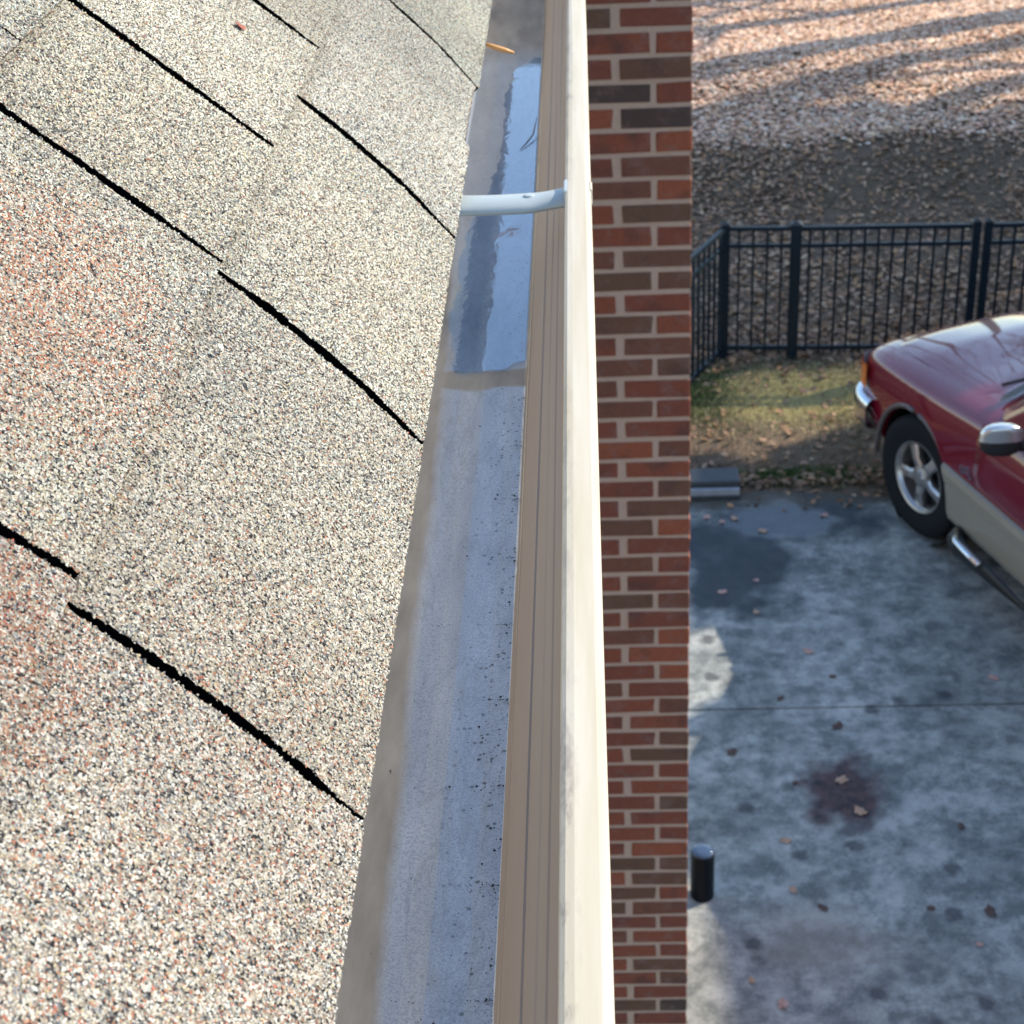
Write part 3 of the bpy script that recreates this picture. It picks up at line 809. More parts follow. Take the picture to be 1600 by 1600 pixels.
# ------------------------------------------------------------------ leaf litter and grass
def leaves(name, xs, ys, size, cols, zfn=height, seed=1, lift=.006, flat=.5):
    r_ = np.random.default_rng(seed); n = len(xs)
    sz = size * r_.uniform(.55, 1.25, n); a_ = r_.random(n) * 6.283
    tl = r_.normal(0, flat, n); tl2 = r_.normal(0, flat, n); fold = r_.uniform(-.1, .6, n)
    base = np.stack([xs, ys, zfn(xs, ys) + lift + r_.random(n) * .02], -1)
    d = np.stack([np.cos(a_), np.sin(a_), np.sin(tl) * .6], -1); p = np.stack([-np.sin(a_), np.cos(a_), np.sin(tl2) * .6], -1)
    Vv = np.zeros((n, 6, 3)); h = np.array([0, 0, 1.])
    Vv[:, 0] = base - d * (sz * .5)[:, None]; Vv[:, 1] = base + d * (sz * .5)[:, None]
    for k, (al, sd) in enumerate(((-.12, 1), (.25, 1), (-.12, -1), (.25, -1))):
        Vv[:, 2 + k] = base + d * (sz * al)[:, None] + p * (sz * .34 * sd * (1 if k % 2 == 0 else .7))[:, None] + h * (sz * .34 * fold)[:, None]
    b0 = (np.arange(n) * 6)[:, None]
    Ff = np.concatenate([b0 + np.array([[0, 1, 3, 2]]), b0 + np.array([[1, 0, 4, 5]])], 0)
    c_ = cols[r_.integers(0, len(cols), n)] * r_.uniform(.7, 1.25, n)[:, None]
    return fast_mesh(name, Vv.reshape(-1, 3), Ff, np.repeat(c_, 6, 0))
LC = np.array([[.44, .25, .12], [.50, .30, .17], [.36, .20, .11], [.55, .38, .24], [.29, .175, .10], [.25, .165, .11], [.46, .27, .17]])
LP_SUN = np.array([[.86, .56, .33], [.90, .64, .43], [.76, .46, .28], [.90, .72, .54], [.52, .28, .17], [.88, .56, .40]])  # paler, pinker palette paints sunlight into the upper slope's dry leaves
n_ = 230000
lx = rng.uniform(.1, 11, n_); ly = 11.95 + rng.random(n_) ** .9 * 15
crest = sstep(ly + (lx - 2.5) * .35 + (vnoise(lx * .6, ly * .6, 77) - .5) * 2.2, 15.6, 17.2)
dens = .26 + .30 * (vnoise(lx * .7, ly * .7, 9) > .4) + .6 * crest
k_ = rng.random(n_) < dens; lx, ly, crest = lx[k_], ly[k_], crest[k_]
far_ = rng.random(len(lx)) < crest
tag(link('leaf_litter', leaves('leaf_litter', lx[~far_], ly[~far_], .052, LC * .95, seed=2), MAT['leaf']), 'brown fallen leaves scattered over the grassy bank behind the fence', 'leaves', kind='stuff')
tag(link('sun_tinted_leaf_litter', leaves('sun_tinted_leaf_litter', lx[far_], ly[far_], .062, LP_SUN, seed=12, flat=.22), MAT['leaf']), 'thick dry leaves at the top of the slope, tinted paler to paint in sunlight', 'leaves', kind='stuff')
n_ = 3600
lx = rng.uniform(.2, 5.5, n_); ly = 11.95 + rng.normal(0, .22, n_) + (lx - .9) * .16
ok = ly > np.where(lx < 1.3, 11.5, 11.4); lx, ly = lx[ok], ly[ok]
l2 = rng.uniform(.2, 3.5, 900); l3 = rng.uniform(9.5, 11.5, 900) 
l4 = rng.uniform(.3, 2.4, 420); l5 = 9.88 + np.abs(rng.normal(0, .09, 420))
tag(link('leaf_drift', leaves('leaf_drift', np.r_[lx, l2, l4], np.r_[ly, l3, l5], .055, LC * .75, seed=3, flat=.6), MAT['leaf']), 'drift of brown leaves along the fence foot and driveway end', 'leaves', kind='stuff')

def grass(name, xs, ys, hmin, hmax, cols, seed):
    r_ = np.random.default_rng(seed); n = len(xs)
    h = r_.uniform(hmin, hmax, n); a_ = r_.random(n) * 6.283; wd = r_.uniform(.0025, .005, n)
    ln = r_.uniform(.2, 1.3, n) * h; b_ = r_.random(n) * 6.283
    z = height(xs, ys)
    Vv = np.zeros((n, 3, 3))
    Vv[:, 0] = np.stack([xs - np.cos(a_) * wd, ys - np.sin(a_) * wd, z - .005], -1)
    Vv[:, 1] = np.stack([xs + np.cos(a_) * wd, ys + np.sin(a_) * wd, z - .005], -1)
    Vv[:, 2] = np.stack([xs + np.cos(b_) * ln, ys + np.sin(b_) * ln, z + h], -1)
    c_ = cols[r_.integers(0, len(cols), n)] * r_.uniform(.7, 1.2, n)[:, None]
    return fast_mesh(name, Vv.reshape(-1, 3), np.arange(n * 3).reshape(-1, 3), np.repeat(c_, 3, 0))
GC = np.array([[.30, .25, .14], [.34, .29, .18], [.22, .19, .11], [.16, .16, .08], [.26, .21, .13]])
qx = rng.normal(1.4, .42, 46000); qy = rng.normal(11.2, .25, 46000); ok = (qy > 9.95) & (qy < 11.75) & (qx > .7)  # extra straw blades, their bright colour painting up the sun patch
tag(link('straw_grass_sun_tint', grass('straw_grass_sun_tint', qx[ok], qy[ok], .006, .020, np.array([[.74, .66, .34], [.80, .72, .42], [.64, .58, .28]]), 44), MAT['leaf']), 'straw grass between car bumper and fence, coloured brighter for the sun patch', 'grass', kind='stuff')
GG = np.array([[.07, .13, .03], [.10, .16, .04], [.05, .09, .02]])
n_ = 26000
qx = rng.uniform(.1, 5.5, n_); qy = rng.uniform(9.82, 11.8, n_)
ok = rng.random(n_) < .25 + .75 * (vnoise(qx * 2.2, qy * 2.2, 15) > .42) * (.45 + .55 * (qy > 10.6)); qx, qy = qx[ok], qy[ok]
tag(link('lawn_grass', grass('lawn_grass', qx, qy, .012, .05, GC, 4), MAT['leaf']), 'thin straw coloured winter grass between driveway and fence', 'grass', kind='stuff')
n_ = 9000
qx = np.r_[rng.normal(.76, .13, n_ // 2), rng.normal(1.4, .42, n_ // 2)]; qy = np.r_[rng.normal(11.33, .28, n_ // 2), rng.normal(10.0, .06, n_ // 2)]
tag(link('moss_grass', grass('moss_grass', qx, qy, .01, .04, GG, 5), MAT['leaf']), 'green tufts of moss and grass at the lawn edge', 'grass', kind='stuff')
n_ = 30000
qx = rng.uniform(.3, 7, n_); qy = rng.uniform(11.8, 17.5, n_)
ok = vnoise(qx * .6, qy * .6, 33) > .52; qx, qy = qx[ok], qy[ok]
tag(link('bank_grass', grass('bank_grass', qx, qy, .02, .06, GC * .5, 6), MAT['leaf']), 'olive grass showing between leaves on the bank', 'grass', kind='stuff')

# single leaves on the concrete
leaf_me = []
for k in range(5):
    r_ = random.Random(k); vs = [(0, 0, .012)]; n = 14
    for q in range(n):
        a_ = 6.283 * q / n; lob = .7 + .3 * abs(math.cos(a_ * 2.5)) + r_.uniform(-.12, .12)
        vs.append((.042 * lob * math.cos(a_), .030 * lob * math.sin(a_), .004 + .016 * r_.random() * abs(math.cos(a_))))
    m = MB().add(vs, [(0, 1 + q, 1 + (q + 1) % n) for q in range(n)]).mesh('fallen_leaf'); leaf_me.append(m)
leaf_mats = [simple('leaf_tan', (.45, .28, .18), .7, noise=.3), simple('leaf_pink', (.50, .30, .24), .7, noise=.3), simple('leaf_brown', (.10, .06, .045), .8, noise=.3)]
for i, m in enumerate(leaf_me): m.materials.append(leaf_mats[(0, 1, 2, 0, 2)[i]])
spots_ = [(.93, 8.72, 1, 'pale curled leaf at the right side of the dark damp patch'), (.90, 8.38, 0, 'tan leaf on the near edge of the dark damp patch'), (.72, 8.60, 1, 'pale leaf on the damp patch close to the brick corner'),
          (1.24, 6.62, 0, 'tan leaf on the near rim of the reddish oil stain'), (1.18, 6.86, 3, 'tan leaf in the middle of the reddish oil stain'), (.95, 6.85, 4, 'dark leaf just left of the reddish oil stain'),
          (.86, 6.42, 0, 'tan leaf between the black pipe and the oil stain'), (.86, 6.08, 3, 'broad tan leaf to the right of the black pipe foot'), (.98, 5.96, 2, 'dark brown leaf right of the broad tan leaf near the pipe'),
          (1.63, 5.72, 1, 'pinkish leaf alone at the lower right of the driveway'), (1.72, 5.92, 2, 'dark leaf beyond the lone pinkish leaf'), (1.46, 5.95, 4, 'dark leaf in the open concrete left of the pinkish leaf'),
          (.62, 5.52, 0, 'tan leaf beside the sunlit strip below the black pipe'), (.74, 5.38, 1, 'pale leaf at the bottom edge near the brick wall'),
          (.78, 9.40, 1, 'pale leaf in front of the kerb block, middle of three'), (.86, 9.44, 0, 'tan leaf in front of the kerb block, rightmost of three'), (.69, 9.46, 1, 'pale leaf in front of the kerb block, leftmost of three'),
          (1.02, 9.28, 0, 'tan leaf on the wet shiny patch of concrete'), (1.42, 9.45, 1, 'pale leaf right of the wet shiny patch'), (1.15, 7.98, 1, 'pale pink leaf a little beyond the slab joint'),
          (.95, 7.55, 2, 'dark leaf touching the far side of the slab joint'), (1.25, 7.74, 4, 'dark leaf beyond the slab joint, right of the pink leaf'), (1.22, 7.30, 4, 'dark leaf just on the near side of the slab joint'),
          (.66, 7.10, 4, 'dark leaf between the brick wall and the slab joint'), (1.70, 6.50, 2, 'dark brown leaf far right of the oil stain'), (2.1, 7.7, 1, 'pale leaf beside the car, beyond the slab joint')]
for k, (x, y, q, lab) in enumerate(spots_):
    o = bpy.data.objects.new('fallen_leaf', leaf_me[q]); COL.objects.link(o)
    s_ = random.uniform(.45, .95); o.location = (x, y, .019); o.rotation_euler = (0, 0, random.random() * 6.28); o.scale = (s_, s_, s_)
    tag(o, lab, 'leaf', 'fallen leaves on the driveway')

# ------------------------------------------------------------------ red sport utility car (local X forward, Y left, Z up)
car = tag(empty('suv', (2.804, 9.553, .018), R(110)), 'dark red sport utility car with tan lower cladding parked on the driveway', 'car')
SEC = [(.785, .56, .78, .850, .880, .79, .925), (.765, .50, .84, .915, .915, .83, .965), (.62, .42, .87, .955, .945, .885, 1.00), (.30, .36, .90, .978, .985, .90, 1.06), (-.10, .34, .90, .985, 1.02, .90, 1.10), (-.50, .33, .90, .985, 1.065, .90, 1.165), (-.80, .33, .90, .985, 1.10, .90, 1.19),
       (-1.4, .33, .90, .985, 1.12, .90, 1.16), (-2.4, .33, .90, .985, 1.12, .90, 1.16), (-3.3, .34, .90, .985, 1.12, .90, 1.16), (-4.05, .40, .88, .965, 1.10, .88, 1.13), (-4.22, .48, .84, .93, 1.06, .84, 1.08), (-4.27, .56, .78, .88, 1.0, .78, 1.02)]
rows = []
for (u, zb, wb, wm, zs, ws, zt) in SEC:
    h = [(wb, zb), (wm - .012, zb + .06), (wm, (zb + zs) / 2 + .02), (wm - .008, zs - .12), (ws + .055, zs - .042), (ws, zs - .006), (ws - .12, zs + .45 * (zt - zs)), (ws * .45, zt - .012), (0, zt)]
    rows.append([(u, v_, z) for v_, z in h] + [(u, -v_, z) for v_, z in h[-2::-1]])
n = len(rows[0]); mb = MB()
for r_ in rows: mb.v += r_
for i in range(len(rows) - 1):
    for j in range(n):
        j2 = (j + 1) % n
        mb.f.append((i * n + j, (i + 1) * n + j, (i + 1) * n + j2, i * n + j2))
mb.f.append(tuple(range(n))); mb.f.append(tuple((len(rows) - 1) * n + k for k in range(n))[::-1])
body = mb.build('body', MAT['red'], car, smooth=True, sub=2)
WB = -3.02
cm = MB()
for u in (0.0, WB):
    for sd in (-1, 1):
        cm.lathe([(0, -.30), (.432, -.30), (.432, .30), (0, .30)], 40, Matrix.Translation((u, sd * .86, .385)) @ Matrix.Rotation(R(90), 4, 'X'))
cut = cm.build('cut', None, car)
bmod = body.modifiers.new('arch', 'BOOLEAN'); bmod.object = cut; bmod.operation = 'DIFFERENCE'; bmod.solver = 'EXACT'
dg = bpy.context.evaluated_depsgraph_get()
nm = bpy.data.meshes.new_from_object(body.evaluated_get(dg))
body.modifiers.clear(); body.data = nm
nm.polygons.foreach_set('use_smooth', [True] * len(nm.polygons))
try: nm.set_sharp_from_angle(angle=R(38))
except Exception: pass
nm.materials.clear(); nm.materials.append(MAT['red'])
bpy.data.objects.remove(cut)
# wheel wells
for u in (0.0, WB):
    for sd in (-1, 1):
        M_ = Matrix.Translation((u, sd * .84, .385)) @ Matrix.Rotation(R(-90 * sd), 4, 'X')
        MB().lathe([(0, -.28), (.428, -.28), (.428, .085)], 36, M_).build('wheel_well', MAT['black'], car)
# wheels
tyre_prof = [(.215, -.11), (.30, -.125), (.355, -.118), (.380, -.095), (.385, -.05), (.385, .05), (.380, .095), (.355, .118), (.30, .122), (.225, .108)]
tyre_me = MB().lathe(tyre_prof, 48).mesh('tyre'); tyre_me.materials.append(MAT['tyre']); tyre_me.polygons.foreach_set('use_smooth', [True] * len(tyre_me.polygons))
mb = MB().lathe([(.228, .10), (.224, .112), (.212, .108), (.200, .085), (.196, .03), (.196, -.10)], 48)
for k in range(5):
    M_ = Matrix.Rotation(R(72 * k + 14), 4, 'Z'); vs = []
    for r_, hw, z in ((.035, .040, .088), (.11, .030, .098), (.205, .040, .086)):
        for sx, dz in ((-1, -.012), (-.55, 0), (.55, 0), (1, -.012), (.8, -.045), (-.8, -.045)): vs.append(M_ @ Vector((r_, sx * hw, z + dz)))
    mb.add(vs, [(i * 6 + j, i * 6 + (j + 1) % 6, (i + 1) * 6 + (j + 1) % 6, (i + 1) * 6 + j) for i in range(2) for j in range(6)])
mb.lathe([(.075, .07), (.070, .094), (.045, .100), (.040, .108), (0, .110)], 24)
rim_me = mb.mesh('rim'); rim_me.materials.append(MAT['alloy'])
back_me = MB().lathe([(.197, .02), (.12, .03), (0, .03)], 32).mesh('brake_disc'); back_me.materials.append(MAT['black'])
for u in (0.0, WB):
    for sd in (-1, 1):
        wh = empty('wheel', (u, sd * .825, .385), 0, car); wh.rotation_euler = (R(-90 * sd), 0, R(6 if u == 0 else 0))
        for nm_, me in (('tyre', tyre_me), ('rim', rim_me), ('brake_disc', back_me)):
            o = bpy.data.objects.new(nm_, me); COL.objects.link(o); o.parent = wh
        # arch lip
        arc = [(u + .443 * math.cos(R(a_)), sd * (.972 - .010 * abs(math.cos(R(a_)))), .385 + .443 * math.sin(R(a_))) for a_ in range(-4, 185, 9)]
        MB().tube(arc, .017, 8).build('arch_trim', MAT['tan'] if False else simple('arch_grey', (.11, .09, .085), .45), car, smooth=True)
# hood panel
rows = []
for i in range(15):
    t_ = i / 14; r_ = []
    for j in range(17):
        q = -1 + 2 * j / 16
        u = .715 - t_ * (1.20 - .10 * (1 - q * q)) - .06 * abs(q) ** 3 * (1 - t_)
        us = [s_[0] for s_ in SEC][::-1]
        ws = np.interp(u, us, [s_[5] for s_ in SEC][::-1]); zs = np.interp(u, us, [s_[4] for s_ in SEC][::-1]); zt = np.interp(u, us, [s_[6] for s_ in SEC][::-1])
        hw = (ws - .085) * (1 - .03 * (1 - t_))
        v_ = q * hw; aq = abs(v_)
        z = np.interp(aq, [0, ws * .45, ws - .12, ws], [zt, zt - .012, zs + .45 * (zt - zs), zs - .006]) + .005 - .010 * (abs(q) > .99) - .012 * (i in (0, 14))
        z += .030 * (1 - q * q) * math.sin(math.pi * min(1, .15 + t_ * .85))
        r_.append((u, v_, float(z)))
    rows.append(r_)
MB().grid(rows).build('hood', MAT['red'], car, smooth=True, sub=2)
# cabin
def lerp(a_, b_, t_): return tuple(p + (q - p) * t_ for p, q in zip(a_, b_))
mb = MB()
low = [(-.62, .80), (-.50, .40), (-.46, 0), (-.50, -.40), (-.62, -.80), (-.72, -.875), (-2.4, -.89), (-3.9, -.87), (-4.12, -.80), (-4.14, 0), (-4.12, .80), (-3.9, .87), (-2.4, .89), (-.72, .875)]
hi = [(-1.46, .62), (-1.42, .32), (-1.40, 0), (-1.42, -.32), (-1.46, -.62), (-1.52, -.68), (-2.5, -.70), (-3.75, -.68), (-3.92, -.60), (-3.94, 0), (-3.92, .60), (-3.75, .68), (-2.5, .70), (-1.52, .68)]
n = len(low)
zl, zh = 1.10, 1.80
mb.v += [(u, v_, zl) for u, v_ in low] + [(u, v_, zh) for u, v_ in hi] + [(u * .985 - .03, v_ * .86, zh + .055) for u, v_ in hi]
for L_ in (0, 1):
    mb.f += [(L_ * n + j, L_ * n + (j + 1) % n, (L_ + 1) * n + (j + 1) % n, (L_ + 1) * n + j) for j in range(n)][:]
mb.f = [f_[::-1] for f_ in mb.f]
mb.f.append(tuple(2 * n + j for j in range(n))[::-1])
mb.build('cabin', MAT['red'], car, smooth=False, bevel=.03, segs=3)
def pane(name, quad, mat, off=.008, inset=.0):
    q = [Vector(p) for p in quad]; nrm_ = (q[1] - q[0]).cross(q[3] - q[0]).normalized()
    return MB().add([p + nrm_ * off for p in q] + [p - nrm_ * .02 for p in q], [(0, 1, 2, 3), (7, 6, 5, 4), (0, 4, 5, 1), (1, 5, 6, 2), (2, 6, 7, 3), (3, 7, 4, 0)]).build(name, mat, car, bevel=.004)
def P3(i, t_): a_, b_ = low[i % n], hi[i % n]; return (a_[0] + (b_[0] - a_[0]) * t_, a_[1] + (b_[1] - a_[1]) * t_, zl + (zh - zl) * t_)
# windscreen as one curved sheet
rows = []
for t_ in (.05, .3, .6, .94):
    r_ = []
    for i, sh in ((0, .94), (1, 1), (2, 1), (3, 1), (4, .94)):
        p = Vector(P3(i, t_)); p.y *= sh; r_.append(tuple(p + Vector((.012, 0, .010))))
    rows.append(r_)
MB().grid(rows).build('windscreen', MAT['carglass'], car, smooth=True, sub=2)
for sd in (1, -1):
    def Q(u0, u1, t0, t1, sd=sd):
        f_ = lambda u, t_: (u + .0, sd * ((.885 + (.69 - .885) * t_) + .004), zl + (zh - zl) * t_)
        q = [f_(u0 - .62 * (t0 if False else 0), t0), f_(u1, t0), f_(u1 - (0), t1), f_(u0, t1)]
        return q
    a0 = [(-.98, .10), (-1.78, .10), (-1.78, .88), (-1.64, .88)]
    b0 = [(-1.88, .10), (-2.85, .10), (-2.85, .88), (-1.88, .88)]
    c0 = [(-2.95, .10), (-3.82, .10), (-3.70, .88), (-2.95, .88)]
    for pts in (a0, b0, c0):
        q = [(u, sd * (.882 + (.695 - .882) * t_), zl + (zh - zl) * t_) for u, t_ in pts]
        if sd > 0: q = q[::-1]
        pane('side_window', q, MAT['carglass'])
    # doors, handles, cladding, running board
    for (u0, u1) in ((-.66, -1.80), (-1.82, -2.62)):
        rows = []
        for t_ in np.linspace(0, 1, 7):
            z = .69 + t_ * .37
            v_ = np.interp(z, [.69, .80, .99, 1.06], [.987, .988, .980, .952])
            rows.append([(u0 + (u1 - u0) * q, sd * (v_ + (.006 if 0 < i < 8 and 0 < t_ < 1 else -.004)), z) for i, q in enumerate((0, .006, .1, .3, .5, .7, .9, .994, 1))])
        if sd < 0: rows = [r_[::-1] for r_ in rows]
        d_ = MB().grid(rows).build('door', MAT['red'], car, smooth=True)
        MB().box(u1 + .08, u1 + .24, min(sd * .985, sd * 1.015), max(sd * .985, sd * 1.015), .935, .965).build('handle', MAT['black'], d_, bevel=.008)
    for (u0, u1) in ((-.455, -2.57), (-3.47, -4.20)):
        rows = []
        for z, o_ in ((.355, .93), (.36, .990), (.40, 1.003), (.50, 1.008), (.565, 1.008), (.572, .998), (.580, 1.010), (.63, 1.012), (.662, 1.004), (.672, .984)):
            r_ = []
            for k in range(13):
                q = k / 12; u = u0 + (u1 - u0) * q
                if u0 > -1 and k == 0: u = -math.sqrt(max(0, .455 ** 2 - (z - .385) ** 2))
                tap = .035 * max(0, (u + 4.25 - .3) * -1) if u < -3.9 else 0
                r_.append((u, sd * (o_ - tap), z))
            rows.append(r_)
        if sd < 0: rows = [r_[::-1] for r_ in rows]
        MB().grid(rows).build('cladding', MAT['tan'], car, smooth=False)
    rb2 = MB().tube([(-.60, sd * .99, .335), (-.64, sd * 1.05, .335), (-.75, sd * 1.085, .335), (-2.45, sd * 1.085, .335), (-2.55, sd * 1.05, .335), (-2.58, sd * .99, .335)], .048, 12).build('running_board', MAT['black'], car, smooth=True)
    MB().tube([(-.62, sd * 1.035, .372), (-.72, sd * 1.098, .368), (-.98, sd * 1.104, .366)], .020, 10).build('end_trim', MAT['chrome'], rb2, smooth=True)
    # mirror
    mr = MB()
    MM = Matrix.Translation((-1.06, sd * 1.10, 1.185)) @ Matrix.Rotation(R(-18 * sd), 4, 'Z')
    def shell(sc, zlo):
        rows_ = []
        for k in range(9):
            ph = math.pi * k / 8
            rows_.append([MM @ Vector((sc * (.09 * math.sin(ph) * max(math.cos(th), -.35)), sc * (-.115 * math.cos(ph) * sd), max(zlo, sc * .090 * abs(math.sin(ph)) ** .55 * math.sin(th)))) for th in [2 * math.pi * q / 20 for q in range(21)]])
        return rows_
    mr.grid(shell(1.0, -1))
    mr.tube([(-1.06, sd * .92, 1.13), (-1.05, sd * 1.03, 1.15)], [.05, .05], 8)
    mo = mr.build('mirror', MAT['black'], car, smooth=True)
    MB().grid(shell(1.03, -.004)).build('mirror_sky_shell', MAT['mirror_sky_shell'], mo, smooth=True)  # bright upper shell stands in for the sky highlight on the housing
    # lamps
    rows = [[(.615, sd * .968, z), (.68, sd * .957, z), (.74, sd * .938, z), (.772, sd * .905, z)] for z in (.700, .78, .86)]
    if sd < 0: rows = [r_[::-1] for r_ in rows]
    MB().grid(rows).build('turn_signal', MAT['amber'], car, smooth=True)
    rows = [[(.778, sd * .898, z), (.795, sd * .82, z), (.802, sd * .70, z), (.804, sd * .56, z)] for z in (.70, .78, .87)]
    if sd < 0: rows = [r_[::-1] for r_ in rows]
    MB().grid(rows).build('headlight', MAT['lamp'], car, smooth=True)
    MB().box(-4.275, -4.20, min(sd * .80, sd * .90), max(sd * .80, sd * .90), .72, 1.0).build('tail_light', MAT['redlens'], car, bevel=.015)
MB().box(.765, .806, -.53, .53, .68, .88).build('grille', MAT['black'], car, bevel=.01)
for k in range(4): MB().box(.807, .818, -.52, .52, .70 + k * .045, .712 + k * .045).build('grille_bar', MAT['chrome'], car)
def bumper(name, path, zc, mat):
    pts = path + [(u, -v_) for u, v_ in path[-2::-1]]
    rows = []
    for i, (u, v_) in enumerate(pts):
        a_ = Vector(pts[max(i - 1, 0)]); b_ = Vector(pts[min(i + 1, len(pts) - 1)]); d = (b_ - a_).normalized(); nn = Vector((-d.y, d.x))
        if nn.dot(Vector((u + (1.7), v_))) < 0: nn = -nn
        rows.append([(u + nn.x * o_, v_ + nn.y * o_, zc + z) for o_, z in ((-.05, .105), (.0, .112), (.034, .095), (.048, .03), (.040, -.06), (.015, -.095), (-.05, -.10))])
    return MB().grid(rows).build(name, mat, car, smooth=True, sub=1)
bumper('front_bumper', [(.53, .965), (.64, .968), (.74, .945), (.815, .88), (.855, .74), (.875, .4), (.88, 0)], .555, MAT['chrome'])
MB().box(.55, .80, -.86, .86, .36, .46).build('valance', MAT['black'], car, bevel=.03)
bumper('rear_bumper', [(-4.05, .97), (-4.20, .96), (-4.30, .88), (-4.33, .5), (-4.34, 0)], .55, MAT['chrome'])
# cowl and wipers
rows = [[(low[i][0] + .075 - k * .075, low[i][1] * 1.03, (1.178 if abs(low[i][1]) < .5 else 1.130) + .010 * k) for i in (0, 1, 2, 3, 4)] for k in (0, 1)]
MB().grid([r_[::-1] for r_ in rows]).build('cowl', MAT['black'], car, smooth=True, sub=2)
for sd in (.55, -.15): MB().tube([(-.50, sd + .2, 1.185), (-.56, sd - .05, 1.235), (-.60, sd - .42, 1.255)], .012, 6).build('wiper', MAT['black'], car)
# badge: small bright script on the front fender
mb = MB()
for (du, dz, lu, lz, tl) in ((0, 0, .010, .045, .25), (-.028, .002, .010, .045, -.3), (-.052, 0, .034, .009, 0), (-.058, .03, .030, .009, .2), (-.088, .005, .010, .040, .1), (-.100, -.012, .030, .009, 0)):
    c0 = Vector((-.54 + du, .9885, .725 + dz)); mb.bar(c0 - Vector((lz * tl * .5, 0, lz / 2)) if lz > lu else c0 - Vector((lu / 2, 0, 0)), c0 + Vector((lz * tl * .5, 0, lz / 2)) if lz > lu else c0 + Vector((lu / 2, 0, 0)), .008, .008)
mb.build('badge', MAT['chrome'], car)

# ------------------------------------------------------------------ unseen house, added and shaped to throw shade over the driveway
nh = tag(empty('shade_house', (11, 9, 0)), 'unseen two storey pale sided house, added to shade the driveway', 'house')
nh.location = (0, 0, 0)
ex = 9.0
def nwing(y0, y1, ez, x1=17.0, rise=1.7):
    MB().box(ex + .35, x1 - .35, y0, y1, 0, ez - .18).build('wall', MAT['siding'], nh)
    xm = (ex + x1) / 2
    for (xa, xb) in ((ex, xm), (x1, xm)):
        vs = [(xa, y0 - .0, ez - .10), (xb, y0, ez + rise), (xb, y1, ez + rise), (xa, y1, ez - .10)]
        MB().add(vs + [(x, y, z - .14) for x, y, z in vs], [(0, 1, 2, 3), (7, 6, 5, 4), (0, 4, 5, 1), (1, 5, 6, 2), (2, 6, 7, 3), (3, 7, 4, 0)]).build('roof', MAT['far_roof'], nh)
    MB().box(ex - .09, ex - .001, y0, y1, ez - .20, ez).build('gutter', MAT['white_trim'], nh)
    for ye in (y0, y1):
        MB().add([(ex + .35, ye, ez - .2), (x1 - .35, ye, ez - .2), (xm, ye, ez + rise - .18)], [(0, 1, 2)]).build('gable', MAT['siding'], nh)
    for yk in np.arange(y0 + 1.2, y1 - .8, 2.4):
        for zk in (1.0, 3.3):
            if zk + 1.2 > ez - .4: continue
            wn_ = MB().box(ex + .30, ex + .349, yk, yk + .95, zk, zk + 1.25).build('window', MAT['white_trim'], nh, bevel=.01)
            MB().box(ex + .285, ex + .299, yk + .07, yk + .45, zk + .07, zk + 1.18).build('pane', MAT['glass'], wn_)
            MB().box(ex + .285, ex + .299, yk + .50, yk + .88, zk + .07, zk + 1.18).build('pane', MAT['glass'], wn_)
KS = math.tan(R(SUN_EL)) / math.cos(R(SUN_AZ))
EV = 8.44 * KS + .018
nwing(1.5, 11.98, EV); nwing(12.0, 12.66, EV - .30 * KS); nwing(12.68, 14.74, EV)  # lower middle wing shaped to leave a lit triangle by the wall

# ------------------------------------------------------------------ trees
def bare_tree(x, y, h, r0, seed, label, lean=(0, 0)):
    r_ = random.Random(seed); z0 = float(height(x, y))
    t = tag(empty('bare_tree', (x, y, z0)), label, 'tree', 'bare trees on the slope')
    tr, cr = MB(), MB()
    pts, rad = [], []
    for k in range(9):
        q = k / 8; pts.append(Vector((lean[0] * q * h + r_.uniform(-.1, .1) * q * 2, lean[1] * q * h + r_.uniform(-.1, .1) * q * 2, -.2 + q * h))); rad.append(r0 * (1 - .8 * q) + .015)
    tr.tube(pts, rad, 10)
    def branch(p, d, L, rr, dep):
        q = [p]; dd = d.copy()
        for k in range(4):
            dd = (dd + Vector((r_.uniform(-.25, .25), r_.uniform(-.25, .25), r_.uniform(-.05, .25)))).normalized(); q.append(q[-1] + dd * L / 4)
        cr.tube(q, [rr, rr * .8, rr * .6, rr * .42, rr * .2], 5 if dep else 4, False)
        if dep:
            for k in range(4 if dep > 1 else 3):
                b0 = q[r_.randint(1, 4)]; nd = (dd + Vector((r_.uniform(-1, 1), r_.uniform(-1, 1), r_.uniform(-.1, .8)))).normalized()
                branch(b0, nd, L * r_.uniform(.45, .65), rr * .45, dep - 1)
    for k in range(9):
        q = r_.uniform(.5, 1.0); i = min(7, int(q * 8)); p = pts[i].lerp(pts[i + 1], q * 8 - i)
        a_ = r_.random() * 6.283; d = Vector((math.cos(a_), math.sin(a_), r_.uniform(.3, .9))).normalized()
        branch(p, d, h * (.36 - .2 * q) + .4, r0 * (1 - .8 * q) * .5, 2)
    tr.build('trunk', MAT['bark'], t, smooth=True); cr.build('crown', MAT['bark'], t, smooth=True)
    return t
ca, sa = math.cos(R(SUN_AZ)), math.sin(R(SUN_AZ))
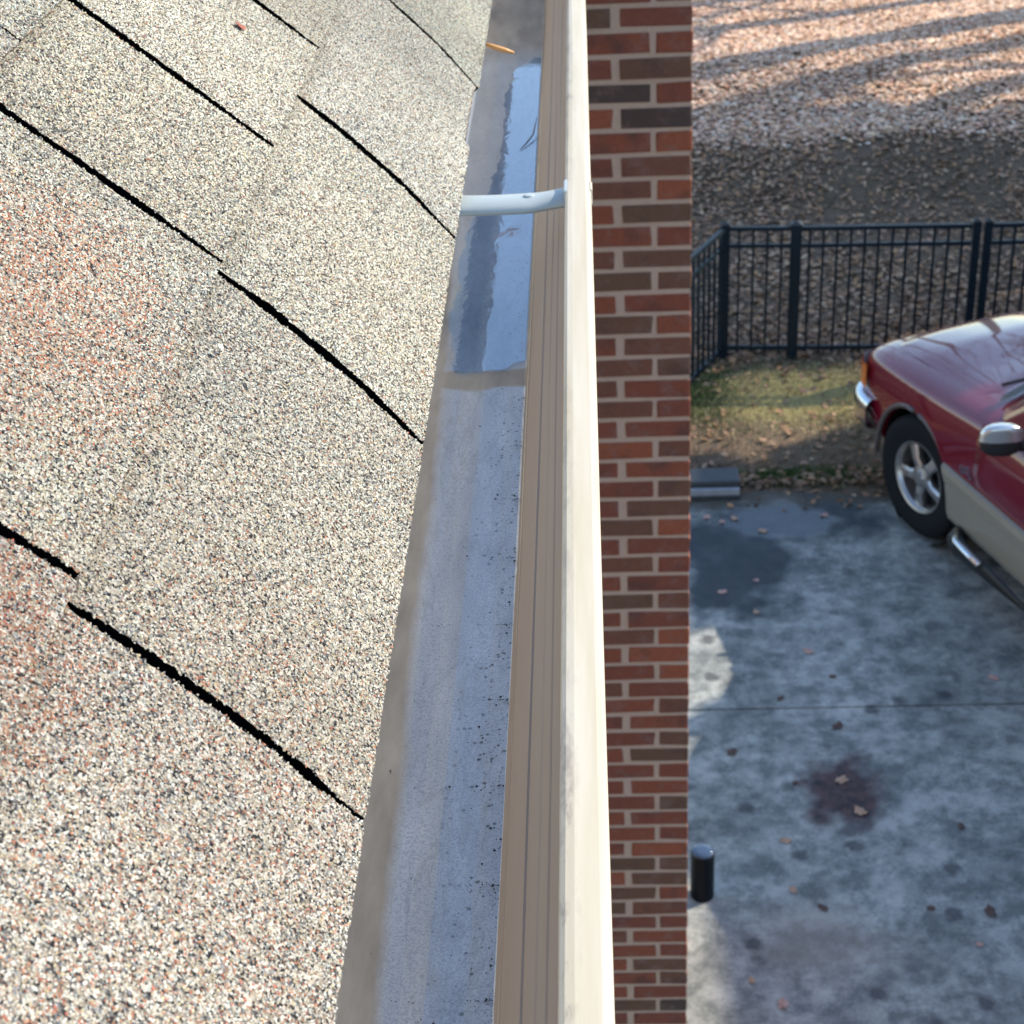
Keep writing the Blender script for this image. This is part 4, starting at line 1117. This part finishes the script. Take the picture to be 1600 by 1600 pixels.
for k, (sx_, sy_, d_, h_, r_, lab) in enumerate([
        (5.0, 20.1, 6.2, 13, .46, 'thick bare tree nearest the fence corner at the slope edge'),
        (4.7, 18.7, 9.5, 14, .34, 'slim bare tree behind the thick one on the slope'),
        (4.5, 17.55, 12.5, 15, .34, 'tall thin bare tree farthest right on the slope'),
        (4.2, 16.6, 15.0, 16, .30, 'spindly bare tree deep in the wood to the right'),
        (3.2, 20.9, 9.0, 12, .24, 'young bare tree upslope of the thick one'),
        (2.8, 21.8, 11.5, 14, .28, 'bare tree with forked limbs high on the slope'),
        (2.4, 24.2, 8.0, 13, .22, 'bare tree standing straight above the driveway line'),
        (1.5, 26.8, 6.5, 12, .13, 'leaning bare tree at the top of the slope')]):
    bare_tree(sx_ + ca * d_, sy_ + sa * d_, h_, r_, 40 + k, lab, ((k % 3 - 1) * .03, (k % 2) * .03))
for k, (x, y, h_) in enumerate(((1.5, 36, 15), (4.5, 40, 17), (-3, 38, 16), (8, 44, 18), (-8, 46, 17))):
    bare_tree(x, y, h_, .24, 80 + k, ('bare tree straight ahead on the ridge', 'tallest bare tree on the ridge', 'bare tree on the ridge left of centre', 'bare tree at the far right of the ridge', 'bare tree at the far left of the ridge')[k])
# unseen evergreen, crown placed and shaped to shade the bank and fence
ev = tag(empty('shade_evergreen', (9.0, 18.7, float(height(9.0, 18.7)))), 'unseen round headed evergreen, crown shaped to shade the bank and fence', 'tree')
MB().tube([(0, 0, -.2), (.05, .05, 1.5), (0, .1, 3), (.05, 0, 6)], [.26, .22, .18, .10], 10).build('trunk', MAT['bark'], ev, smooth=True)
n_ = 15000
d = rng.normal(0, 1, (n_, 3)); d /= np.linalg.norm(d, axis=1)[:, None]
rr_ = rng.random(n_) ** .42
lump = 1 + .16 * (vnoise(d[:, 0] * 3 + 9, d[:, 1] * 3 + d[:, 2] * 2 + 9, 8) - .5)
pc = d * (rr_ * lump)[:, None] * np.array([1.7, 2.72, 2.1]); pc[:, 2] *= np.where(pc[:, 2] < 0, .85, 1); pc[:, 1] += pc[:, 2] * .75 - .10; pc[:, 2] = (pc[:, 2] + 4.75) * KS / .602
e1 = rng.normal(0, 1, (n_, 3)); e1 /= np.linalg.norm(e1, axis=1)[:, None]; e2 = np.cross(e1, rng.normal(0, 1, (n_, 3))); e2 /= np.linalg.norm(e2, axis=1)[:, None]
L_ = rng.uniform(.10, .2, n_)[:, None]
Vl = np.stack([pc - e1 * L_, pc + e2 * L_ * .45, pc + e1 * L_, pc - e2 * L_ * .45], 1)
link('crown', fast_mesh('crown', Vl.reshape(-1, 3), np.arange(n_ * 4).reshape(-1, 4)), MAT['foliage'], ev)
